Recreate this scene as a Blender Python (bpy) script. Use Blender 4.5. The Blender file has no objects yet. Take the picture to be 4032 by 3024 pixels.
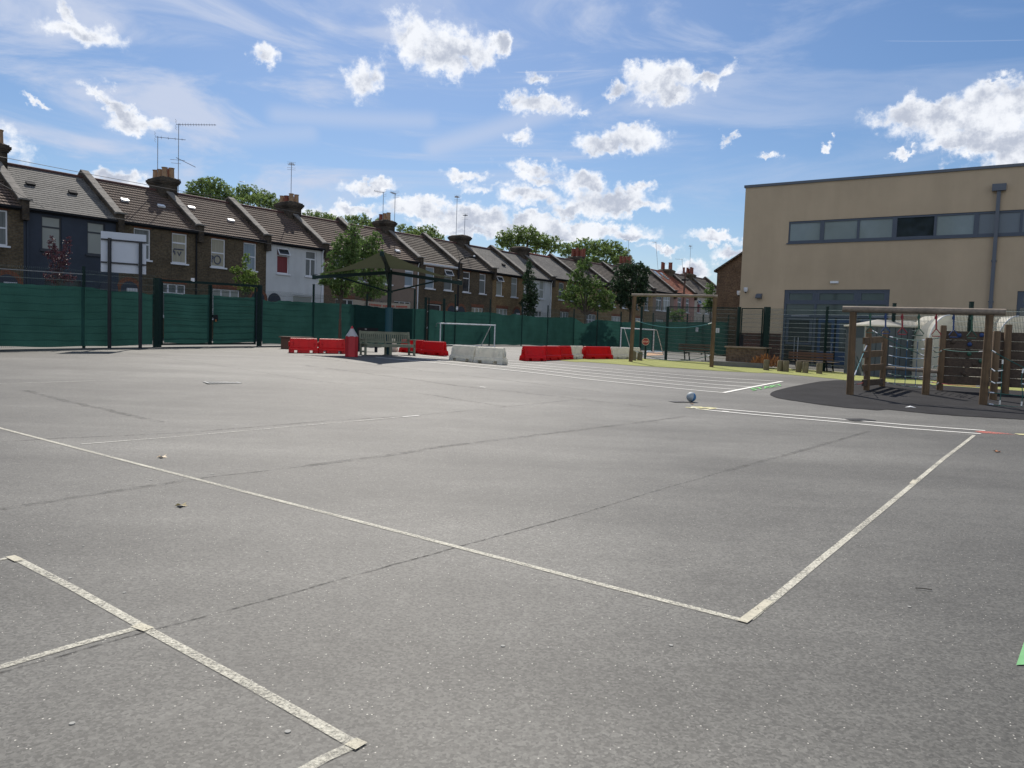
import bpy, math, random
from mathutils import Vector, Matrix
random.seed(7)
R = math.radians
C = bpy.context.scene.collection
scene = bpy.context.scene

# ------------------------------------------------------------------ camera
F = 3027.6; CX, CY = 2016.0, 1512.0          # focal length and centre in photo pixels (4032 wide)
PIT = math.atan(106 / 1661); ROLL = math.atan(.0346); CAMZ = 1.55
cp, sp = math.cos(PIT), math.sin(PIT); cr, sr = math.cos(ROLL), math.sin(ROLL)
FW = Vector((0, cp, -sp)); U0 = Vector((0, sp, cp)); R0 = Vector((1, 0, 0))
RT = cr * R0 + sr * U0; UP = -sr * R0 + cr * U0
cam_d = bpy.data.cameras.new('camera'); cam = bpy.data.objects.new('camera', cam_d); C.objects.link(cam)
cam_d.sensor_width = 36; cam_d.lens = F / 4032 * 36; cam_d.clip_start = .05; cam_d.clip_end = 6000
cam.matrix_world = Matrix(((RT.x, UP.x, -FW.x, 0), (RT.y, UP.y, -FW.y, 0), (RT.z, UP.z, -FW.z, CAMZ), (0, 0, 0, 1)))
scene.camera = cam
scene.view_settings.view_transform = 'Standard'; scene.view_settings.look = 'None'
scene.view_settings.exposure = 0.27; scene.view_settings.gamma = 1
scene.cycles.use_denoising = True
scene.cycles.max_bounces = 6; scene.cycles.transparent_max_bounces = 24
scene.cycles.sample_clamp_indirect = 6

# ------------------------------------------------------------------ sun and sky
SUN_EL = 47.0; SUN_AZ = -10.0                 # degrees; azimuth from +Y (camera heading), negative = left
sd = Vector((math.sin(R(SUN_AZ)) * math.cos(R(SUN_EL)), math.cos(R(SUN_AZ)) * math.cos(R(SUN_EL)), math.sin(R(SUN_EL))))
sl = bpy.data.lights.new('sun', 'SUN'); sl.energy = 4.5; sl.angle = R(.5); sl.color = (1, .93, .83)
so = bpy.data.objects.new('sun', sl); C.objects.link(so)
so.rotation_euler = (-sd).to_track_quat('-Z', 'Y').to_euler(); so.location = (0, 0, 50)

def ray(px, py):
    return FW + (px - CX) / F * RT + (CY - py) / F * UP

world = bpy.data.worlds.new('World'); scene.world = world; world.use_nodes = True
wn = world.node_tree.nodes; wl = world.node_tree.links; wn.clear()
def N(t, **kw):
    n = wn.new(t)
    for k, v in kw.items(): setattr(n, k, v)
    return n
def wmath(op, a, b=None, c=None, clamp=False):
    n = N('ShaderNodeMath', operation=op, use_clamp=clamp)
    for i, v in enumerate((a, b, c)):
        if v is None: continue
        if isinstance(v, (int, float)): n.inputs[i].default_value = v
        else: wl.new(v, n.inputs[i])
    return n.outputs[0]
def wmap(v, a, b, c, d, smooth=True):
    n = N('ShaderNodeMapRange'); n.interpolation_type = 'SMOOTHSTEP' if smooth else 'LINEAR'
    wl.new(v, n.inputs[0])
    for i, q in enumerate((a, b, c, d)): n.inputs[1 + i].default_value = q
    return n.outputs[0]
out = N('ShaderNodeOutputWorld'); bg = N('ShaderNodeBackground'); wl.new(bg.outputs[0], out.inputs[0])
sky = N('ShaderNodeTexSky', sky_type='NISHITA', sun_disc=False)
sky.sun_elevation = R(SUN_EL); sky.sun_rotation = R(SUN_AZ); sky.air_density = 1.0; sky.dust_density = 0.6; sky.ozone_density = 1.6
STR = 0.11
bg.inputs[1].default_value = STR
tc = N('ShaderNodeTexCoord'); sx = N('ShaderNodeSeparateXYZ'); wl.new(tc.outputs['Generated'], sx.inputs[0])
az = wmath('ARCTAN2', sx.outputs[0], sx.outputs[1]); el = wmath('ARCSINE', sx.outputs[2])
pc = N('ShaderNodeCombineXYZ'); wl.new(az, pc.inputs[0]); wl.new(el, pc.inputs[1])
def wnoise(vec, scale, detail, rough=.55, dist=0):
    n = N('ShaderNodeTexNoise'); wl.new(vec, n.inputs['Vector'])
    n.inputs['Scale'].default_value = scale; n.inputs['Detail'].default_value = detail
    n.inputs['Roughness'].default_value = rough; n.inputs['Distortion'].default_value = dist
    return n
def vadd(a, b, op='ADD'):
    n = N('ShaderNodeVectorMath', operation=op)
    for i, v in enumerate((a, b)):
        if isinstance(v, tuple): n.inputs[i].default_value = v
        else: wl.new(v, n.inputs[i])
    return n.outputs[0]
def vscale(a, s):
    n = N('ShaderNodeVectorMath', operation='SCALE'); wl.new(a, n.inputs[0]); n.inputs['Scale'].default_value = s
    return n.outputs[0]
w1 = wnoise(pc.outputs[0], 22, 5, .6); w2 = wnoise(pc.outputs[0], 85, 5, .65)
q = vadd(pc.outputs[0], vscale(vadd(w1.outputs[1], (.5, .5, .5), 'SUBTRACT'), .052))
q = vadd(q, vscale(vadd(w2.outputs[1], (.5, .5, .5), 'SUBTRACT'), .022))
# cumulus placed by azimuth and elevation: (x, y, rx, ry, turn, weight) read off the photo at 2212 px width
CL = [(152,22,36,13,-52,.9),(182,72,66,17,0,.8),(215,80,30,22,0,.7),(228,206,36,9,-22,.8),(268,234,46,18,-35,1),(288,262,62,20,0,1),
 (574,123,34,20,0,.9),(790,170,42,36,0,1),(895,80,62,46,0,1),(950,112,72,50,0,1),(1010,112,62,38,0,1),(1078,100,22,30,0,1),(975,150,40,24,0,.9),
 (1160,176,28,12,0,.75),(1172,232,68,20,0,.9),(1120,215,34,18,0,.8),(1250,246,22,12,0,.7),(1430,185,78,34,0,1),(1395,155,40,28,0,1),(1335,190,34,16,0,.9),
 (1525,172,68,14,12,.9),(1440,212,50,20,0,1),(1345,306,92,26,0,1.1),(1360,286,60,20,0,1),(1285,318,44,14,0,.8),(1118,295,26,12,0,.6),
 (998,376,52,11,0,.8),(1150,362,62,18,0,.9),(1172,388,62,14,0,.9),(1265,392,48,22,0,1),(1320,430,92,30,0,1.1),(1240,452,70,20,0,1),
 (1150,428,72,22,0,.9),(1375,450,56,12,0,.9),(1392,406,38,12,0,.8),(800,396,54,15,0,.9),(1050,400,60,10,0,.5),
 (775,446,62,15,0,1),(905,452,82,24,0,1.2),(1010,466,112,28,0,1.2),(1130,484,130,24,0,1.2),(1260,500,150,19,0,1.1),(1360,508,60,12,0,1),(1060,498,180,14,0,1),
 (1434,534,46,8,0,.8),(1548,514,56,12,0,.9),(1590,542,44,14,0,.9),(1490,582,66,24,0,1),(265,392,62,22,0,1.1),(690,462,52,20,0,1),
 (1990,242,84,26,0,1.1),(2085,262,110,40,0,1.2),(2185,222,80,42,0,1.2),(2140,305,110,30,0,1.2),(2215,325,70,36,0,1.1),(2060,320,60,18,0,.9),(2160,175,26,8,20,.6),
 (1950,335,24,7,0,.7),(1580,296,12,10,0,.7),(1660,333,20,7,0,.8),(1788,300,11,6,0,.8),(75,220,26,7,-15,.7), (-120,300,120,40,0,1)]
fld = None
for (x, y, rx, ry, t, wgt) in CL:
    d = ray(x * 1.8228, y * 1.8228); a_ = math.atan2(d.x, d.y); e_ = math.atan2(d.z, math.hypot(d.x, d.y))
    m = N('ShaderNodeMapping', vector_type='TEXTURE'); wl.new(q, m.inputs[0])
    k = 1.22 / 1661
    m.inputs['Location'].default_value = (a_, e_, 0); m.inputs['Rotation'].default_value = (0, 0, R(t + 0.0))
    m.inputs['Scale'].default_value = (rx * k, ry * k, 1)
    ln = N('ShaderNodeVectorMath', operation='LENGTH'); wl.new(m.outputs[0], ln.inputs[0])
    v = wmath('MULTIPLY_ADD', ln.outputs['Value'], -wgt, wgt)
    fld = v if fld is None else wmath('SMOOTH_MAX', fld, v, .12)
n3 = wnoise(pc.outputs[0], 38, 9, .62)
vb = wnoise(tc.outputs['Generated'], 2.1, 4, .55)
back = wmath('MULTIPLY', wmath('MULTIPLY', wmap(vb.outputs[0], .49, .58, 0, 1), 2.0), wmap(sx.outputs[1], -.05, -.35, 0, 1))      # unseen broken cloud added behind the camera to fill the shaded walls
f = wmath('ADD', wmath('MAXIMUM', fld, wmath('SUBTRACT', back, 1.0)), wmath('MULTIPLY', wmath('SUBTRACT', n3.outputs[0], .5), 1.7))
alpha = wmath('POWER', wmap(f, -.08, .56, 0, 1), 1.35)
# soft grey middles, bright rims (the sun stands behind the clouds)
n4 = wnoise(pc.outputs[0], 26, 7, .65)
core = wmath('MULTIPLY', wmap(fld, .22, .75, 0, 1), wmap(n4.outputs[0], .38, .62, .12, 1))
mixc = N('ShaderNodeMix', data_type='RGBA'); wl.new(core, mixc.inputs[0])
CB = 1 / STR
mixc.inputs[6].default_value = (.80 * CB, .82 * CB, .86 * CB, 1); mixc.inputs[7].default_value = (.42 * CB, .46 * CB, .55 * CB, 1)
front = N('ShaderNodeVectorMath', operation='SCALE'); wl.new(mixc.outputs[2], front.inputs[0]); wl.new(wmap(sx.outputs[1], .3, -.6, 1.0, 1.35), front.inputs['Scale'])   # brightened towards the rear, so the added cloud gives more fill
# thin high veil
st = N('ShaderNodeMapping'); wl.new(pc.outputs[0], st.inputs[0]); st.inputs['Scale'].default_value = (1.0, 4.2, 1); st.inputs['Rotation'].default_value = (0, 0, R(-9))
v1 = wnoise(st.outputs[0], 2.8, 10, .6, 1.2); v2 = wnoise(pc.outputs[0], 1.7, 3, .5)
veil = wmath('MULTIPLY', wmap(v1.outputs[0], .43, .68, 0, 1), wmap(v2.outputs[0], .3, .6, .45, 1))
veil = wmath('MULTIPLY', veil, wmap(az, .05, .42, .95, .40))
# contrails
def trail(x0, y0, x1, y1, wd, amt):
    d0, d1 = ray(x0 * 1.8228, y0 * 1.8228), ray(x1 * 1.8228, y1 * 1.8228)
    a0, e0 = math.atan2(d0.x, d0.y), math.atan2(d0.z, math.hypot(d0.x, d0.y)); a1, e1 = math.atan2(d1.x, d1.y), math.atan2(d1.z, math.hypot(d1.x, d1.y))
    m = N('ShaderNodeMapping', vector_type='TEXTURE'); wl.new(pc.outputs[0], m.inputs[0])
    m.inputs['Location'].default_value = ((a0 + a1) / 2, (e0 + e1) / 2, 0); m.inputs['Rotation'].default_value = (0, 0, math.atan2(e1 - e0, a1 - a0))
    m.inputs['Scale'].default_value = (math.hypot(a1 - a0, e1 - e0) / 2, wd, 1)
    s = N('ShaderNodeSeparateXYZ'); wl.new(m.outputs[0], s.inputs[0])
    ax = wmap(wmath('ABSOLUTE', s.outputs[0]), .8, 1, 1, 0); ay = wmap(wmath('ABSOLUTE', s.outputs[1]), 0, 1, 1, 0)
    return wmath('MULTIPLY', wmath('MULTIPLY', ax, ay), amt)
tr = wmath('MAXIMUM', wmath('MAXIMUM', trail(900, 330, 1270, 215, .022, .55), trail(560, 245, 960, 262, .018, .42)), trail(380, 300, 700, 285, .02, .35))
tr = wmath('MAXIMUM', tr, trail(1105, 156, 1312, 151, .0009, .5), trail(1680, -10, 2010, 85, .008, .28))
tr = wmath('MAXIMUM', tr, trail(1900, 88, 2230, 86, .0009, .2))
tr = wmath('MAXIMUM', tr, trail(320, 30, 560, 75, .004, .18))
veil = wmath('MAXIMUM', veil, tr)
# sky colour: the physical sky, a little deeper
hs = N('ShaderNodeHueSaturation'); tn = N('ShaderNodeVectorMath', operation='MULTIPLY'); wl.new(sky.outputs[0], tn.inputs[0]); tn.inputs[1].default_value = (.90, .97, 1.08)
wl.new(tn.outputs[0], hs.inputs['Color']); hs.inputs['Saturation'].default_value = 1.14; hs.inputs['Value'].default_value = .64
mv = N('ShaderNodeMix', data_type='RGBA'); wl.new(veil, mv.inputs[0]); wl.new(hs.outputs[0], mv.inputs[6]); mv.inputs[7].default_value = (.48 * CB, .54 * CB, .68 * CB, 1)
mc = N('ShaderNodeMix', data_type='RGBA'); wl.new(alpha, mc.inputs[0]); wl.new(mv.outputs[2], mc.inputs[6]); wl.new(front.outputs[0], mc.inputs[7])
wl.new(mc.outputs[2], bg.inputs[0])
world.cycles.sampling_method = 'MANUAL'; world.cycles.sample_map_resolution = 512

# ------------------------------------------------------------------ terrain height and photo-to-ground helpers
def sst(a, b, t):
    t = min(1, max(0, (t - a) / (b - a))); return t * t * (3 - 2 * t)
def gz(x, y):
    t = y - 14; s = .5 * (t + math.sqrt(t * t + 6))
    g = .83 * (1 - math.exp(-s / 14)) - .83 * (1 - math.exp(-.5 * (-14 + math.sqrt(202)) / 14))
    return g * (1 - .35 * sst(0, .3, x / max(y, 8)))
def gp(px, py):
    d = ray(px, py); t = .5
    while t < 200 and CAMZ + d.z * t >= gz(d.x * t, d.y * t): t += .25
    a, b = t - .25, t
    for _ in range(26):
        m = (a + b) / 2
        if CAMZ + d.z * m < gz(d.x * m, d.y * m): b = m
        else: a = m
    return Vector((d.x * a, d.y * a, gz(d.x * a, d.y * a)))
def proj_y(x, y, z):
    p = Vector((x, y, z - CAMZ)); return CY - F * p.dot(UP) / p.dot(FW)
def hz(x, y, py):
    lo, hi = -5, 60
    for _ in range(40):
        m = (lo + hi) / 2
        if proj_y(x, y, m) > py: lo = m
        else: hi = m
    return lo
def vpl(px, py, A, B):                      # hit the vertical plane through ground points A and B
    d = ray(px, py); e = Vector((B[0] - A[0], B[1] - A[1])).normalized(); n = (e.y, -e.x)
    t = (A[0] * n[0] + A[1] * n[1]) / (d.x * n[0] + d.y * n[1])
    return Vector((d.x * t, d.y * t, CAMZ + d.z * t))
def atY(px, py, Y):
    d = ray(px, py); t = Y / d.y; return Vector((d.x * t, Y, CAMZ + d.z * t))
ORG = {1:(0,500),2:(500,500),3:(1000,600),4:(1500,700),5:(2100,800),6:(0,950),7:(500,1000),8:(1600,1100),9:(1100,1050),10:(2300,1050),11:(2700,900),12:(2850,1150),13:(3332,1150)}
def S(k, x, y): return (ORG[k][0] + x / 3.16, ORG[k][1] + y / 3.16)
def D(x, y): return (x * 1.8228, y * 1.8228)

# ------------------------------------------------------------------ materials
def mat(name, col, rough=.8, metal=0, spec=.5, noise=None, bump=None, trans=0, worn=None, island=0, grain=None):
    m = bpy.data.materials.new(name); m.use_nodes = True; nt = m.node_tree; n = nt.nodes; l = nt.links
    b = n['Principled BSDF']; b.inputs['Roughness'].default_value = rough; b.inputs['Metallic'].default_value = metal
    b.inputs['Specular IOR Level'].default_value = spec; b.inputs['Base Color'].default_value = (*col, 1)
    tcn = n.new('ShaderNodeTexCoord'); vec = tcn.outputs['Object']; cur = None
    def no(scale, det=4, r=.6, v=None):
        t = n.new('ShaderNodeTexNoise'); l.new(v or vec, t.inputs['Vector']); t.inputs['Scale'].default_value = scale
        t.inputs['Detail'].default_value = det; t.inputs['Roughness'].default_value = r; return t.outputs[0]
    def setc(o): l.new(o, b.inputs['Base Color'])
    def mulc(fac, lo, hi, c):
        r = n.new('ShaderNodeMapRange'); l.new(fac, r.inputs[0]); r.inputs[1].default_value = .3; r.inputs[2].default_value = .7; r.inputs[3].default_value = lo; r.inputs[4].default_value = hi
        x = n.new('ShaderNodeVectorMath'); x.operation = 'SCALE'
        if c is None: x.inputs[0].default_value = col
        else: l.new(c, x.inputs[0])
        l.new(r.outputs[0], x.inputs['Scale']); return x.outputs[0]
    if noise:
        for (sc, lo, hi) in noise: cur = mulc(no(sc), lo, hi, cur)
    if grain:                                # wood grain or streaks: (sx, sy, sz, lo, hi)
        mp = n.new('ShaderNodeMapping'); l.new(vec, mp.inputs[0]); mp.inputs['Scale'].default_value = grain[:3]
        cur = mulc(no(1, 6, .65, mp.outputs[0]), grain[3], grain[4], cur)
    if island:
        g = n.new('ShaderNodeNewGeometry'); r = n.new('ShaderNodeMapRange'); l.new(g.outputs['Random Per Island'], r.inputs[0])
        r.inputs[3].default_value = 1 - island; r.inputs[4].default_value = 1 + island
        x = n.new('ShaderNodeVectorMath'); x.operation = 'SCALE'
        if cur is None: x.inputs[0].default_value = col
        else: l.new(cur, x.inputs[0])
        l.new(r.outputs[0], x.inputs['Scale']); cur = x.outputs[0]
    if cur is not None: setc(cur)
    if bump:
        bp = n.new('ShaderNodeBump'); bp.inputs['Strength'].default_value = bump[1]; bp.inputs['Distance'].default_value = bump[2]
        l.new(no(bump[0], 5), bp.inputs['Height']); l.new(bp.outputs[0], b.inputs['Normal'])
    o = n['Material Output']
    if trans:
        tl = n.new('ShaderNodeBsdfTranslucent'); ms = n.new('ShaderNodeMixShader'); ms.inputs[0].default_value = trans
        if cur is not None: l.new(cur, tl.inputs[0])
        else: tl.inputs[0].default_value = (*col, 1)
        l.new(b.outputs[0], ms.inputs[1]); l.new(tl.outputs[0], ms.inputs[2]); l.new(ms.outputs[0], o.inputs[0])
    if worn:                                 # paint flaked off the stones: (scale, threshold, softness)
        a = no(worn[0], 3, .7); c2 = no(1.3, 3); ad = n.new('ShaderNodeMath'); ad.operation = 'MULTIPLY_ADD'; l.new(c2, ad.inputs[0]); ad.inputs[1].default_value = .55; l.new(a, ad.inputs[2])
        r = n.new('ShaderNodeMapRange'); l.new(ad.outputs[0], r.inputs[0]); r.inputs[1].default_value = worn[1] - worn[2]; r.inputs[2].default_value = worn[1] + worn[2]; r.inputs[3].default_value = worn[3]; r.inputs[4].default_value = worn[4]
        tp = n.new('ShaderNodeBsdfTransparent'); ms = n.new('ShaderNodeMixShader'); l.new(r.outputs[0], ms.inputs[0])
        l.new(tp.outputs[0], ms.inputs[1]); l.new(b.outputs[0], ms.inputs[2]); l.new(ms.outputs[0], o.inputs[0])
    return m

def brickmat(name, c1, c2, mortar, bw=.225, rh=.075, ms=.012, bump=.4, stain=(.7, 1.15), zscale=1.0, vsk=0.0, off=.5, rough=.9, rolls=None):
    m = bpy.data.materials.new(name); m.use_nodes = True; nt = m.node_tree; n = nt.nodes; l = nt.links
    b = n['Principled BSDF']; b.inputs['Roughness'].default_value = rough; b.inputs['Specular IOR Level'].default_value = .3
    tcn = n.new('ShaderNodeTexCoord'); s = n.new('ShaderNodeSeparateXYZ'); l.new(tcn.outputs['Object'], s.inputs[0])
    a = n.new('ShaderNodeMath'); a.operation = 'ADD'; l.new(s.outputs[0], a.inputs[0])
    if zscale == 1.0: l.new(s.outputs[1], a.inputs[1])
    else: a.inputs[1].default_value = 0
    z = n.new('ShaderNodeMath'); z.operation = 'MULTIPLY'; l.new(s.outputs[2], z.inputs[0]); z.inputs[1].default_value = zscale
    cb = n.new('ShaderNodeCombineXYZ'); l.new(a.outputs[0], cb.inputs[0]); l.new(z.outputs[0], cb.inputs[1])
    t = n.new('ShaderNodeTexBrick'); l.new(cb.outputs[0], t.inputs[0]); t.offset = off
    t.inputs['Color1'].default_value = (*c1, 1); t.inputs['Color2'].default_value = (*c2, 1); t.inputs['Mortar'].default_value = (*mortar, 1)
    t.inputs['Scale'].default_value = 1; t.inputs['Brick Width'].default_value = bw; t.inputs['Row Height'].default_value = rh; t.inputs['Mortar Size'].default_value = ms; t.inputs['Bias'].default_value = 0
    no = n.new('ShaderNodeTexNoise'); l.new(tcn.outputs['Object'], no.inputs[0]); no.inputs['Scale'].default_value = 1.1; no.inputs['Detail'].default_value = 6
    r = n.new('ShaderNodeMapRange'); l.new(no.outputs[0], r.inputs[0]); r.inputs[1].default_value = .3; r.inputs[2].default_value = .7; r.inputs[3].default_value = stain[0]; r.inputs[4].default_value = stain[1]
    n2 = n.new('ShaderNodeTexNoise'); l.new(cb.outputs[0], n2.inputs[0]); n2.inputs['Scale'].default_value = 9; n2.inputs['Detail'].default_value = 3
    r2 = n.new('ShaderNodeMapRange'); l.new(n2.outputs[0], r2.inputs[0]); r2.inputs[1].default_value = .3; r2.inputs[2].default_value = .7; r2.inputs[3].default_value = .7; r2.inputs[4].default_value = 1.3
    v1 = n.new('ShaderNodeVectorMath'); v1.operation = 'SCALE'; l.new(t.outputs[0], v1.inputs[0]); l.new(r.outputs[0], v1.inputs['Scale'])
    v2 = n.new('ShaderNodeVectorMath'); v2.operation = 'SCALE'; l.new(v1.outputs[0], v2.inputs[0]); l.new(r2.outputs[0], v2.inputs['Scale'])
    l.new(v2.outputs[0], b.inputs['Base Color'])
    bp = n.new('ShaderNodeBump'); bp.inputs['Strength'].default_value = bump; bp.inputs['Distance'].default_value = .01; bp.invert = True
    l.new(t.outputs['Fac'], bp.inputs['Height']); last = bp
    if rolls:
        wv = n.new('ShaderNodeTexWave'); wv.bands_direction = 'X'; l.new(cb.outputs[0], wv.inputs[0]); wv.inputs['Scale'].default_value = rolls
        b2 = n.new('ShaderNodeBump'); b2.inputs['Strength'].default_value = .8; b2.inputs['Distance'].default_value = .03
        l.new(wv.outputs[0], b2.inputs['Height']); l.new(bp.outputs[0], b2.inputs['Normal']); last = b2
    l.new(last.outputs[0], b.inputs['Normal'])
    return m

def asphalt():
    m = bpy.data.materials.new('asphalt'); m.use_nodes = True; nt = m.node_tree; n = nt.nodes; l = nt.links
    b = n['Principled BSDF']; tcn = n.new('ShaderNodeTexCoord'); v = tcn.outputs['Object']
    def no(sc, det, r=.6, vec=None):
        t = n.new('ShaderNodeTexNoise'); l.new(vec or v, t.inputs[0]); t.inputs['Scale'].default_value = sc; t.inputs['Detail'].default_value = det; t.inputs['Roughness'].default_value = r; return t.outputs[0]
    def mr(x, a, c, d, e):
        t = n.new('ShaderNodeMapRange'); l.new(x, t.inputs[0])
        for i, q_ in enumerate((a, c, d, e)): t.inputs[i + 1].default_value = q_
        return t.outputs[0]
    def mul(a, c):
        t = n.new('ShaderNodeMath'); t.operation = 'MULTIPLY'; l.new(a, t.inputs[0]); l.new(c, t.inputs[1]); return t.outputs[0]
    mp = n.new('ShaderNodeMapping'); l.new(v, mp.inputs[0]); mp.inputs['Rotation'].default_value = (0, 0, R(57)); mp.inputs['Scale'].default_value = (.09, .5, 1)
    mp2 = n.new('ShaderNodeMapping'); l.new(v, mp2.inputs[0]); mp2.inputs['Rotation'].default_value = (0, 0, R(-40)); mp2.inputs['Scale'].default_value = (.12, .8, 1)
    val = mul(mr(no(1, 5, .55, mp.outputs[0]), .38, .62, .78, 1.16), mr(no(1, 5, .6, mp2.outputs[0]), .40, .62, 1.06, .84))
    val = mul(val, mr(no(.30, 6, .62), .40, .60, .80, 1.15)); val = mul(val, mr(no(5, 4, .7), .3, .7, .92, 1.08))
    val = mul(val, mr(no(55, 3, .8), .3, .7, .80, 1.2)); 
    vo = n.new('ShaderNodeTexVoronoi'); l.new(v, vo.inputs[0]); vo.inputs['Scale'].default_value = 75
    sp_ = n.new('ShaderNodeSeparateColor'); l.new(vo.outputs['Color'], sp_.inputs[0])
    val = mul(val, mr(sp_.outputs[0], 0, 1, .64, 1.32))
    fl = mul(mr(sp_.outputs[1], .965, .97, 0, 1), mr(vo.outputs['Distance'], .22, .30, 1, 0))
    cr_ = n.new('ShaderNodeVectorMath'); cr_.operation = 'SCALE'; cr_.inputs[0].default_value = (.099, .0975, .0885); l.new(val, cr_.inputs['Scale'])
    mx = n.new('ShaderNodeMix'); mx.data_type = 'RGBA'; l.new(fl, mx.inputs[0]); l.new(cr_.outputs[0], mx.inputs[6]); mx.inputs[7].default_value = (.5, .48, .43, 1)
    l.new(mx.outputs[2], b.inputs['Base Color']); b.inputs['Roughness'].default_value = .66; b.inputs['Specular IOR Level'].default_value = .42
    bp = n.new('ShaderNodeBump'); bp.inputs['Strength'].default_value = .55; bp.inputs['Distance'].default_value = .006
    l.new(sp_.outputs[0], bp.inputs['Height']); l.new(bp.outputs[0], b.inputs['Normal'])
    return m

def glass(name, col, rough=.06, noise=None):
    m = mat(name, col, rough=rough, spec=(.35 if 'dark' in name else .6), noise=noise); m.node_tree.nodes['Principled BSDF'].inputs['IOR'].default_value = 1.5; return m

M = {}
M['asphalt'] = asphalt()
M['rubber'] = mat('rubber', (.025, .025, .027), .95, spec=.12, noise=[(70, .6, 1.5), (1.2, .8, 1.25)], bump=(120, .5, .006))
M['turf'] = mat('turf', (.26, .275, .095), .95, spec=.15, noise=[(90, .6, 1.35), (1.5, .85, 1.15)], bump=(160, .6, .01))
M['road'] = mat('road', (.06, .06, .062), .85, noise=[(3, .8, 1.2)])
M['paint'] = mat('white_paint', (.58, .56, .47), .85, worn=(60, .78, .14, .28, .96))
M['paint_solid'] = mat('white_paint_fresh', (.50, .47, .37), .85, noise=[(30, .8, 1.1)], worn=(70, .62, .1, .2, 1))
M['paint_lane'] = mat('lane_paint', (.78, .77, .72), .8, worn=(20, .55, .2, .75, 1))
M['paint_thin'] = mat('faded_paint', (.55, .54, .49), .8, worn=(45, .78, .14, .1, .9))
M['paint_faint'] = mat('ghost_paint', (.45, .44, .40), .8, worn=(40, .95, .15, .03, .7))
M['paint_green'] = mat('green_paint', (.14, .46, .13), .8, worn=(25, .58, .2, .6, 1))
M['paint_mint'] = mat('mint_paint', (.16, .40, .17), .8, noise=[(8, .85, 1.1)])
M['paint_yellow'] = mat('yellow_paint', (.62, .58, .30), .8, worn=(20, .6, .2, .5, 1))
M['paint_red'] = mat('red_paint', (.62, .16, .12), .8, worn=(22, .78, .2, .15, .85))
M['paint_blue'] = mat('blue_paint', (.25, .36, .45), .85, noise=[(2, .85, 1.1)])
M['paint_orange'] = mat('orange_paint', (.55, .34, .2), .85, noise=[(2, .85, 1.1)])
M['seam'] = mat('seam', (.035, .033, .031), .85, worn=(14, .82, .16, .08, .85))
M['seam_soft'] = mat('seam_soft', (.06, .058, .055), .85, worn=(9, .88, .25, .0, .55))
M['iron'] = mat('cast_iron', (.06, .06, .062), .6, metal=.3, noise=[(20, .7, 1.3)])
M['galv'] = mat('galvanised', (.26, .27, .27), .5, metal=.4, noise=[(9, .8, 1.15)])
M['brick_dark'] = brickmat('stock_brick', (.125, .092, .052), (.085, .062, .038), (.10, .088, .068), stain=(.65, 1.15))
M['brick_yellow'] = brickmat('yellow_brick', (.26, .175, .08), (.19, .125, .055), (.19, .15, .10))
M['brick_sooty'] = brickmat('sooty_brick', (.055, .045, .036), (.09, .065, .042), (.06, .055, .046), stain=(.45, 1.5))
M['brick_red'] = brickmat('red_brick', (.23, .075, .035), (.17, .055, .03), (.15, .10, .07))
M['brick_brown'] = brickmat('brown_brick', (.17, .11, .065), (.12, .075, .05), (.13, .105, .08))
M['plinth'] = brickmat('plinth_brick', (.10, .028, .02), (.07, .022, .018), (.07, .05, .04))
M['render_navy'] = mat('navy_render', (.026, .036, .055), .75, noise=[(1.2, .85, 1.2)])
M['render_white'] = mat('white_render', (.54, .56, .57), .8, noise=[(.8, .88, 1.05)], grain=(3, 3, .4, .93, 1.04))
M['render_beige'] = mat('pebbledash', (.20, .155, .125), .95, noise=[(40, .75, 1.25), (1, .9, 1.1)], bump=(60, .6, .02))
M['render_cream'] = mat('cream_render', (.42, .38, .32), .85, noise=[(1, .85, 1.05)])
M['render_pink'] = mat('pink_render', (.30, .17, .14), .85, noise=[(1, .85, 1.1)])
M['tile_brown'] = brickmat('concrete_tile', (0.13, 0.094, 0.074), (0.118, 0.086, 0.069), (.022,.018,.016), bw=40, rh=.303, ms=.042, zscale=1.82, off=0, stain=(.8, 1.2), bump=.3, rolls=2.1)  # dark mortar rows in the tile roofs paint the shadow under each course
M['tile_grey'] = brickmat('weathered_tile', (0.135, 0.115, 0.095), (0.12, 0.103, 0.086), (.022,.018,.016), bw=40, rh=.303, ms=.042, zscale=1.82, off=0, stain=(.75, 1.2), bump=.3, rolls=2.1)
M['tile_red'] = brickmat('red_tile', (0.32, 0.11, 0.06), (0.28, 0.1, 0.055), (.022,.018,.016), bw=40, rh=.303, ms=.042, zscale=1.82, off=0, stain=(.8, 1.2), bump=.3, rolls=2.1)
M['slate'] = brickmat('slate', (.125, .12, .112), (.095, .092, .09), (.04, .038, .036), bw=.30, rh=.228, ms=.008, zscale=1.82, stain=(.78, 1.2), rough=.85)
M['slate_pale'] = brickmat('pale_slate', (.15, .145, .135), (.12, .117, .11), (.05, .048, .045), bw=.42, rh=.228, ms=.008, zscale=1.82, stain=(.82, 1.12), rough=.85)
M['ridge'] = mat('ridge_tile', (.085, .04, .035), .8, noise=[(6, .7, 1.3)])
M['lead'] = mat('dark_mortar', (.05, .052, .058), .8, noise=[(3, .7, 1.3)])
M['coping'] = mat('coping_stone', (.20, .185, .165), .9, noise=[(2.5, .6, 1.25), (25, .85, 1.15)])
M['pot_buff'] = mat('buff_clay', (.34, .22, .13), .85, noise=[(5, .75, 1.15)])
M['pot_red'] = mat('red_clay', (.22, .07, .045), .85, noise=[(5, .75, 1.15)])
M['black'] = mat('black_plastic', (.018, .019, .022), .85, spec=.2)
M['upvc'] = mat('white_plastic', (.66, .68, .72), .45, noise=[(2, .95, 1.03)])
M['wframe_dark'] = mat('dark_frame', (.03, .035, .045), .5)
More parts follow.
